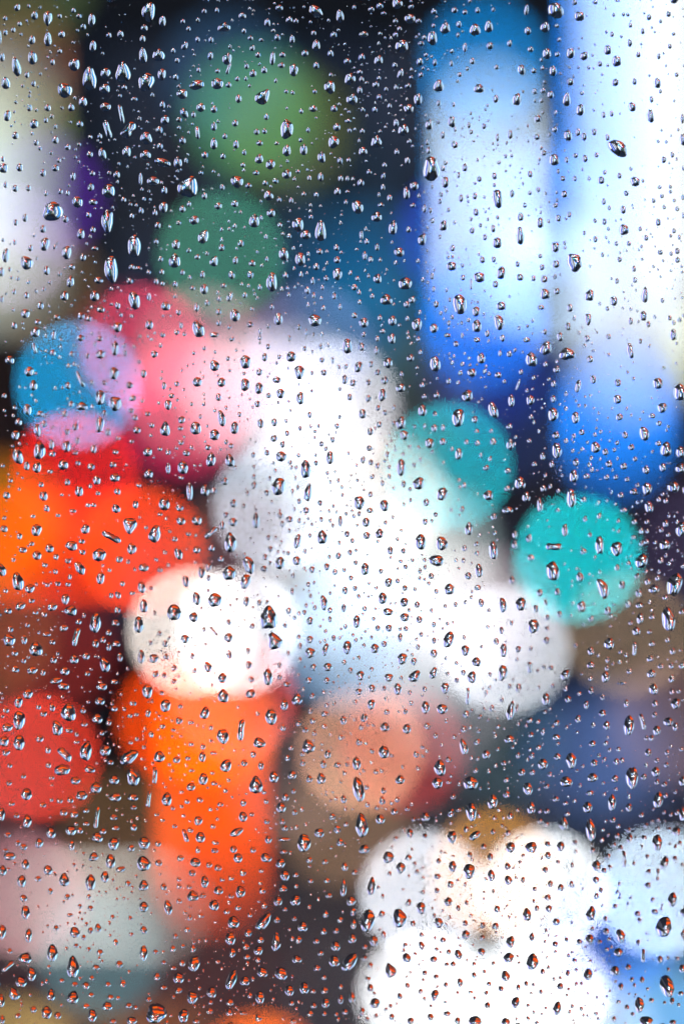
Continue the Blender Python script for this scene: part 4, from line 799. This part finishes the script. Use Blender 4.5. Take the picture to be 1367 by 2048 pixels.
# drops seen in two neighbouring tiles are one drop; neighbours that touch are drawn apart
drops.sort(key=lambda q: -q[2] * q[3])
kept = []
cell = {}
for q in drops:
    x, y, w, h = q[:4]
    r = math.sqrt(w * h) / 2
    f = 1.0
    ok = True
    for gx in range(int(x // 50) - 1, int(x // 50) + 2):
        for gy in range(int(y // 50) - 1, int(y // 50) + 2):
            for p in cell.get((gx, gy), ()):
                dx, dy = x - p[0], y - p[1]
                dist = math.hypot(dx, dy)
                a = math.atan2(dx, -dy) - R(p[4])
                rp = 1 / math.sqrt((math.sin(a) / (p[2] / 2)) ** 2 + (math.cos(a) / (p[3] / 2)) ** 2)
                a = math.atan2(dx, -dy) - R(q[4])
                rq = 1 / math.sqrt((math.sin(a) / (w / 2)) ** 2 + (math.cos(a) / (h / 2)) ** 2)
                room = dist - rp - 0.4
                if room < rq * 0.35:
                    ok = False
                elif room < rq:
                    f = min(f, room / rq)
    if not ok:
        continue
    q[2] *= f
    q[3] *= f
    kept.append(q)
    cell.setdefault((int(x // 50), int(y // 50)), []).append(q)
kept.sort(key=lambda q: -q[2] * q[3])

# the fine spray between them
fine = []
tries = 0
while len(fine) < 7000 and tries < 120000:
    tries += 1
    x, y = rng.uniform(-150, PW + 150), rng.uniform(-150, PH + 150)
    inside = 0 <= x <= PW and 0 <= y <= PH
    r = (rng.uniform(2.6, 4.4) if rng.random() < 0.16 else 0.7 + 2.7 * rng.random() ** 2.4) if inside else (1.5 + 9 * rng.random() ** 3)
    dens = 0.55 + 0.45 * math.sin(x * 0.013 + 1.3 * math.sin(y * 0.006)) * math.sin(y * 0.011 + x * 0.004)
    if rng.random() > dens ** 1.6:
        continue
    ok = True
    for gx in range(int(x // 50) - 1, int(x // 50) + 2):
        for gy in range(int(y // 50) - 1, int(y // 50) + 2):
            for p in cell.get((gx, gy), ()):
                if math.hypot(x - p[0], y - p[1]) < max(p[2], p[3]) / 2 + r * 1.3 + 0.5:
                    ok = False
    if not ok:
        continue
    q = [x, y, 2 * r * rng.uniform(0.85, 1.05), 2 * r * rng.uniform(0.95, 1.35), rng.uniform(-15, 15), 'o']
    fine.append(q)
    cell.setdefault((int(x // 50), int(y // 50)), []).append(q)


def spot(px, py):
    """Where the sight line of a photograph pixel meets the wet face of the panel."""
    ta = math.tan(YAW)
    k = (px - PW / 2) * K
    x = k * (DG - ta * PIVOT) / (1 - k * ta)
    yy = ta * (x - PIVOT)
    return x, yy, -(py - PH / 2) * K * (DG + yy)


def drop_mesh(q, nseg, nring, rs):
    """Dome of water on a flat base; local x right, z up, -y towards the viewer. Returns vertices, faces and smooth flags."""
    x, y, w, h, tilt, shp = q
    a, b = w * MM / 2, h * MM / 2
    ct, st = math.cos(R(tilt)), math.sin(R(tilt))
    ph = [rs.uniform(0, 2 * math.pi) for _ in range(4)]
    big = min(1.0, math.sqrt(w * h) / 22)
    am = [rs.uniform(0.0, 0.09) * big, rs.uniform(0.0, 0.075) * big, rs.uniform(0.0, 0.035) * big, rs.uniform(0.0, 0.02) * big]
    size = math.sqrt(w * h)
    theta = R(rs.uniform(60, 74) if size > 16 else (rs.uniform(46, 67) if size > 9 else rs.uniform(30, 56)))
    sag = rs.uniform(0.06, 0.16) if size > 8 else rs.uniform(0.0, 0.08)
    rim = []
    for i in range(nseg):
        f = 2 * math.pi * i / nseg
        u, v = math.sin(f), math.cos(f)
        k = 1 + am[0] * math.sin(2 * f + ph[0]) + am[1] * math.sin(3 * f + ph[1]) + am[2] * math.sin(5 * f + ph[2]) + am[3] * math.sin(7 * f + ph[3])
        sx = 1.0
        if shp == 't':
            sx = 1.10 - 0.42 * ((1 + v) / 2) ** 1.4
        elif shp == 'w':
            sx = 1.10 - 0.42 * ((1 - v) / 2) ** 1.4
        elif shp == 'p':
            sx = 0.62 + 0.5 * v * v * (1.15 if v < 0 else 0.8)
        else:
            sx = 1.0 - 0.08 * v
        rim.append((a * u * k * sx, b * v * k))
    hgt = min(a, b) * 0.55 + math.sqrt(a * b) * 0.45
    capR = 1 / math.sin(theta)
    z0 = capR * math.cos(theta)
    cx, cz = 0.0, -sag * b
    vs, fs = [], []
    top = hgt * (capR - z0)
    vs.append((cx, -top, cz))
    for k in range(1, nring + 1):
        t = math.sin(math.pi / 2 * k / nring) if k < nring else 1.0
        zz = hgt * (math.sqrt(max(0, capR * capR - t * t)) - z0)
        for (rx, rz) in rim:
            vs.append((cx + (rx - cx) * t, -zz, cz + (rz - cz) * t))
    for i in range(nseg):
        j = (i + 1) % nseg
        fs.append((0, 1 + j, 1 + i))
        for k in range(nring - 1):
            o, p = 1 + k * nseg, 1 + (k + 1) * nseg
            fs.append((o + i, o + j, p + j, p + i))
    nsm = len(fs)
    o = len(vs)
    vs += [vs[1 + (nring - 1) * nseg + i] for i in range(nseg)]
    fs.append(tuple(o + i for i in range(nseg)))
    out = [(vx * ct + vz * st, vy, -vx * st + vz * ct) for (vx, vy, vz) in vs]
    return out, fs, [True] * nsm + [False]


BASE_Y = -2e-5
ZONES = [(60, 60, 'olive glow in the top corner'), (60, 250, 'pale green glow'), (60, 480, 'lilac disc'), (230, 120, 'dark gap right of the pale glow'),
         (250, 330, 'dark patch under the top left'), (240, 480, 'dark patch beside the lilac disc'), (420, 60, 'dark strip along the top'), (440, 140, 'slate blue glow'), (520, 240, 'green glow'),
         (660, 120, 'dark area right of the green glow'), (760, 240, 'dark area left of the blue column'), (640, 380, 'dark area under the green glow'), (440, 480, 'grey green disc'), (700, 560, 'deep blue glow'),
         (780, 700, 'sea green shade'), (960, 120, 'cyan top of the narrow column'), (960, 350, 'pale middle of the narrow column'), (960, 560, 'lower narrow column'), (960, 720, 'cobalt foot of the narrow column'),
         (1090, 200, 'cobalt gap between the columns'), (1220, 120, 'white top of the broad column'), (1230, 320, 'white middle of the broad column'), (1230, 560, 'lower white of the broad column'),
         (1230, 760, 'blue white end of the broad column'), (1210, 920, 'blue foot of the broad column'), (1330, 980, 'dark violet right edge'), (100, 640, 'brown shade under the lilac disc'),
         (100, 770, 'cyan disc'), (230, 740, 'lavender crescent of the cyan disc'), (150, 860, 'lilac crescent of the cyan disc'), (290, 640, 'rose pink glow'), (360, 720, 'soft pink glow'), (400, 610, 'mauve glow'),
         (600, 620, 'grey lavender glow'), (520, 760, 'upper end of the white cluster'), (660, 780, 'blue white rim of the cluster'), (620, 900, 'heart of the white cluster'), (740, 900, 'right side of the white cluster'),
         (380, 900, 'crimson shade'), (200, 930, 'red glow'), (70, 1000, 'amber glow'), (230, 1080, 'orange red glow'), (90, 1150, 'lower orange red glow'), (500, 1000, 'grey blue disc'), (620, 1100, 'white slope left of centre'),
         (780, 1080, 'white slope right of centre'), (900, 920, 'upper teal disc'), (1010, 1050, 'dark gap between the teal discs'), (1150, 1110, 'lower teal disc'), (1050, 830, 'navy shade'), (1240, 1280, 'brown disc'),
         (1340, 1200, 'right edge beside the brown disc'), (890, 1240, 'grey white slope'), (1010, 1300, 'lowest white disc'), (700, 1280, 'blue grey haze'), (320, 1270, 'cream disc'), (430, 1260, 'bright overlap of the white pair'),
         (550, 1270, 'cool white disc'), (430, 1120, 'tan shade above the white pair'), (100, 1300, 'brick red shade'), (210, 1330, 'dark patch left of the cream disc'), (90, 1440, 'upper red disc'), (100, 1560, 'lower red disc'), (220, 1640, 'brown gap'),
         (300, 1430, 'red orange rim'), (420, 1480, 'bright orange glow'), (430, 1620, 'orange column'), (430, 1780, 'fading foot of the orange column'), (560, 1560, 'mauve gap'), (650, 1440, 'tan disc'), (730, 1540, 'salmon overlap'),
         (860, 1490, 'rose disc'), (700, 1680, 'tan shade'), (900, 1600, 'black gap'), (980, 1670, 'mustard arc'), (960, 1480, 'dark green shade'), (1090, 1430, 'slate slope'), (1180, 1530, 'slate blue glow low down'), (1300, 1480, 'grey violet right edge'), (1300, 1640, 'blue grey right edge'),
         (830, 1770, 'lilac headlamp disc'), (1070, 1770, 'middle headlamp disc'), (1310, 1790, 'pale blue headlamp disc'), (1150, 1650, 'blue shade above the headlamps'), (850, 1950, 'white glow at the bottom'), (1080, 1960, 'right half of the bottom glow'), (1290, 1980, 'blue corner'),
         (80, 1760, 'dusty pink disc'), (250, 1800, 'grey white glow'), (150, 1930, 'sea green shade low down'), (330, 1960, 'dark bottom left'), (560, 1820, 'dark area beside the orange foot'), (620, 1960, 'dark bottom centre'), (80, 2030, 'tan bottom corner'), (500, 2030, 'orange arc at the bottom')]
ORD = ['topmost', 'second', 'third', 'fourth', 'fifth', 'sixth', 'seventh', 'eighth', 'ninth', 'tenth', 'eleventh', 'twelfth', 'thirteenth', 'fourteenth']


def shape_word(q):
    asp = q[3] / q[2]
    if q[5] == 't':
        return 'pear-shaped'
    if q[5] == 'w':
        return 'top-heavy'
    if q[5] == 'p':
        return 'pinched'
    if abs(q[4]) >= 12 and asp > 1.2:
        return 'slanted'
    if asp > 1.5:
        return 'tall'
    if asp < 0.85:
        return 'flat wide'
    return 'oval' if asp > 1.2 else 'round'


N_OBJ = 300
main = [q for q in kept if -5 < q[0] < PW + 5 and -5 < q[1] < PH + 5][:N_OBJ]
ids = set(id(q) for q in main)
rest = [q for q in kept if id(q) not in ids] + fine
byz = {}
for q in main:
    zi = min(range(len(ZONES)), key=lambda i: (q[0] - ZONES[i][0]) ** 2 + (q[1] - ZONES[i][1]) ** 2)
    byz.setdefault(zi, []).append(q)
rs = random.Random(5)
for zi, qs in byz.items():
    biggest = max(qs, key=lambda q: q[2] * q[3])
    qs.sort(key=lambda q: q[1])
    for k, q in enumerate(qs):
        vs, fs, sm = drop_mesh(q, 44, 12, rs)
        me = bpy.data.meshes.new('raindrop')
        me.from_pydata(vs, [], fs)
        me.polygons.foreach_set('use_smooth', sm)
        me.materials.append(WATER)
        o = bpy.data.objects.new('raindrop', me)
        C.objects.link(o)
        sx_, sy_, sz_ = spot(q[0], q[1])
        o.location = (sx_ - BASE_Y * math.sin(YAW), sy_ + BASE_Y * math.cos(YAW), sz_)
        o.rotation_euler = (0, 0, YAW)
        zn = ZONES[zi][2]
        if len(qs) == 1:
            lb = '%s raindrop over the %s, the only large one there' % (shape_word(q), zn)
        elif q is biggest:
            lb = '%s raindrop, largest over the %s' % (shape_word(q), zn)
        elif k == len(qs) - 1:
            lb = '%s raindrop, lowest large one over the %s' % (shape_word(q), zn)
        elif k == 0:
            lb = '%s raindrop, topmost large one over the %s' % (shape_word(q), zn)
        else:
            lb = '%s raindrop, %s large one down over the %s' % (shape_word(q), ORD[k], zn)
        tag(o, lb, 'raindrop', 'larger raindrops on the glass')

V, F, SM = [], [], []
for q in rest:
    n = math.sqrt(q[2] * q[3])
    vs, fs, sm = drop_mesh(q, 28 if n > 9 else (18 if n > 5 else 12), 8 if n > 9 else (6 if n > 5 else 4), rs)
    o = len(V)
    sx_, sy_, sz_ = spot(q[0], q[1])
    cyw, syw = math.cos(YAW), math.sin(YAW)
    V += [(x * cyw - (y + BASE_Y) * syw + sx_, x * syw + (y + BASE_Y) * cyw + sy_, z + sz_) for (x, y, z) in vs]
    F += [tuple(i + o for i in f) for f in fs]
    SM += sm
me = bpy.data.meshes.new('fine_raindrops')
me.from_pydata(V, [], F)
me.polygons.foreach_set('use_smooth', SM)
me.materials.append(WATER)
o = bpy.data.objects.new('fine_raindrops', me)
C.objects.link(o)
tag(o, 'countless small raindrops and spray scattered between the larger drops', 'raindrops')
o['kind'] = 'stuff'
print('DROPS', len(main), len(rest), 'faces', len(F))
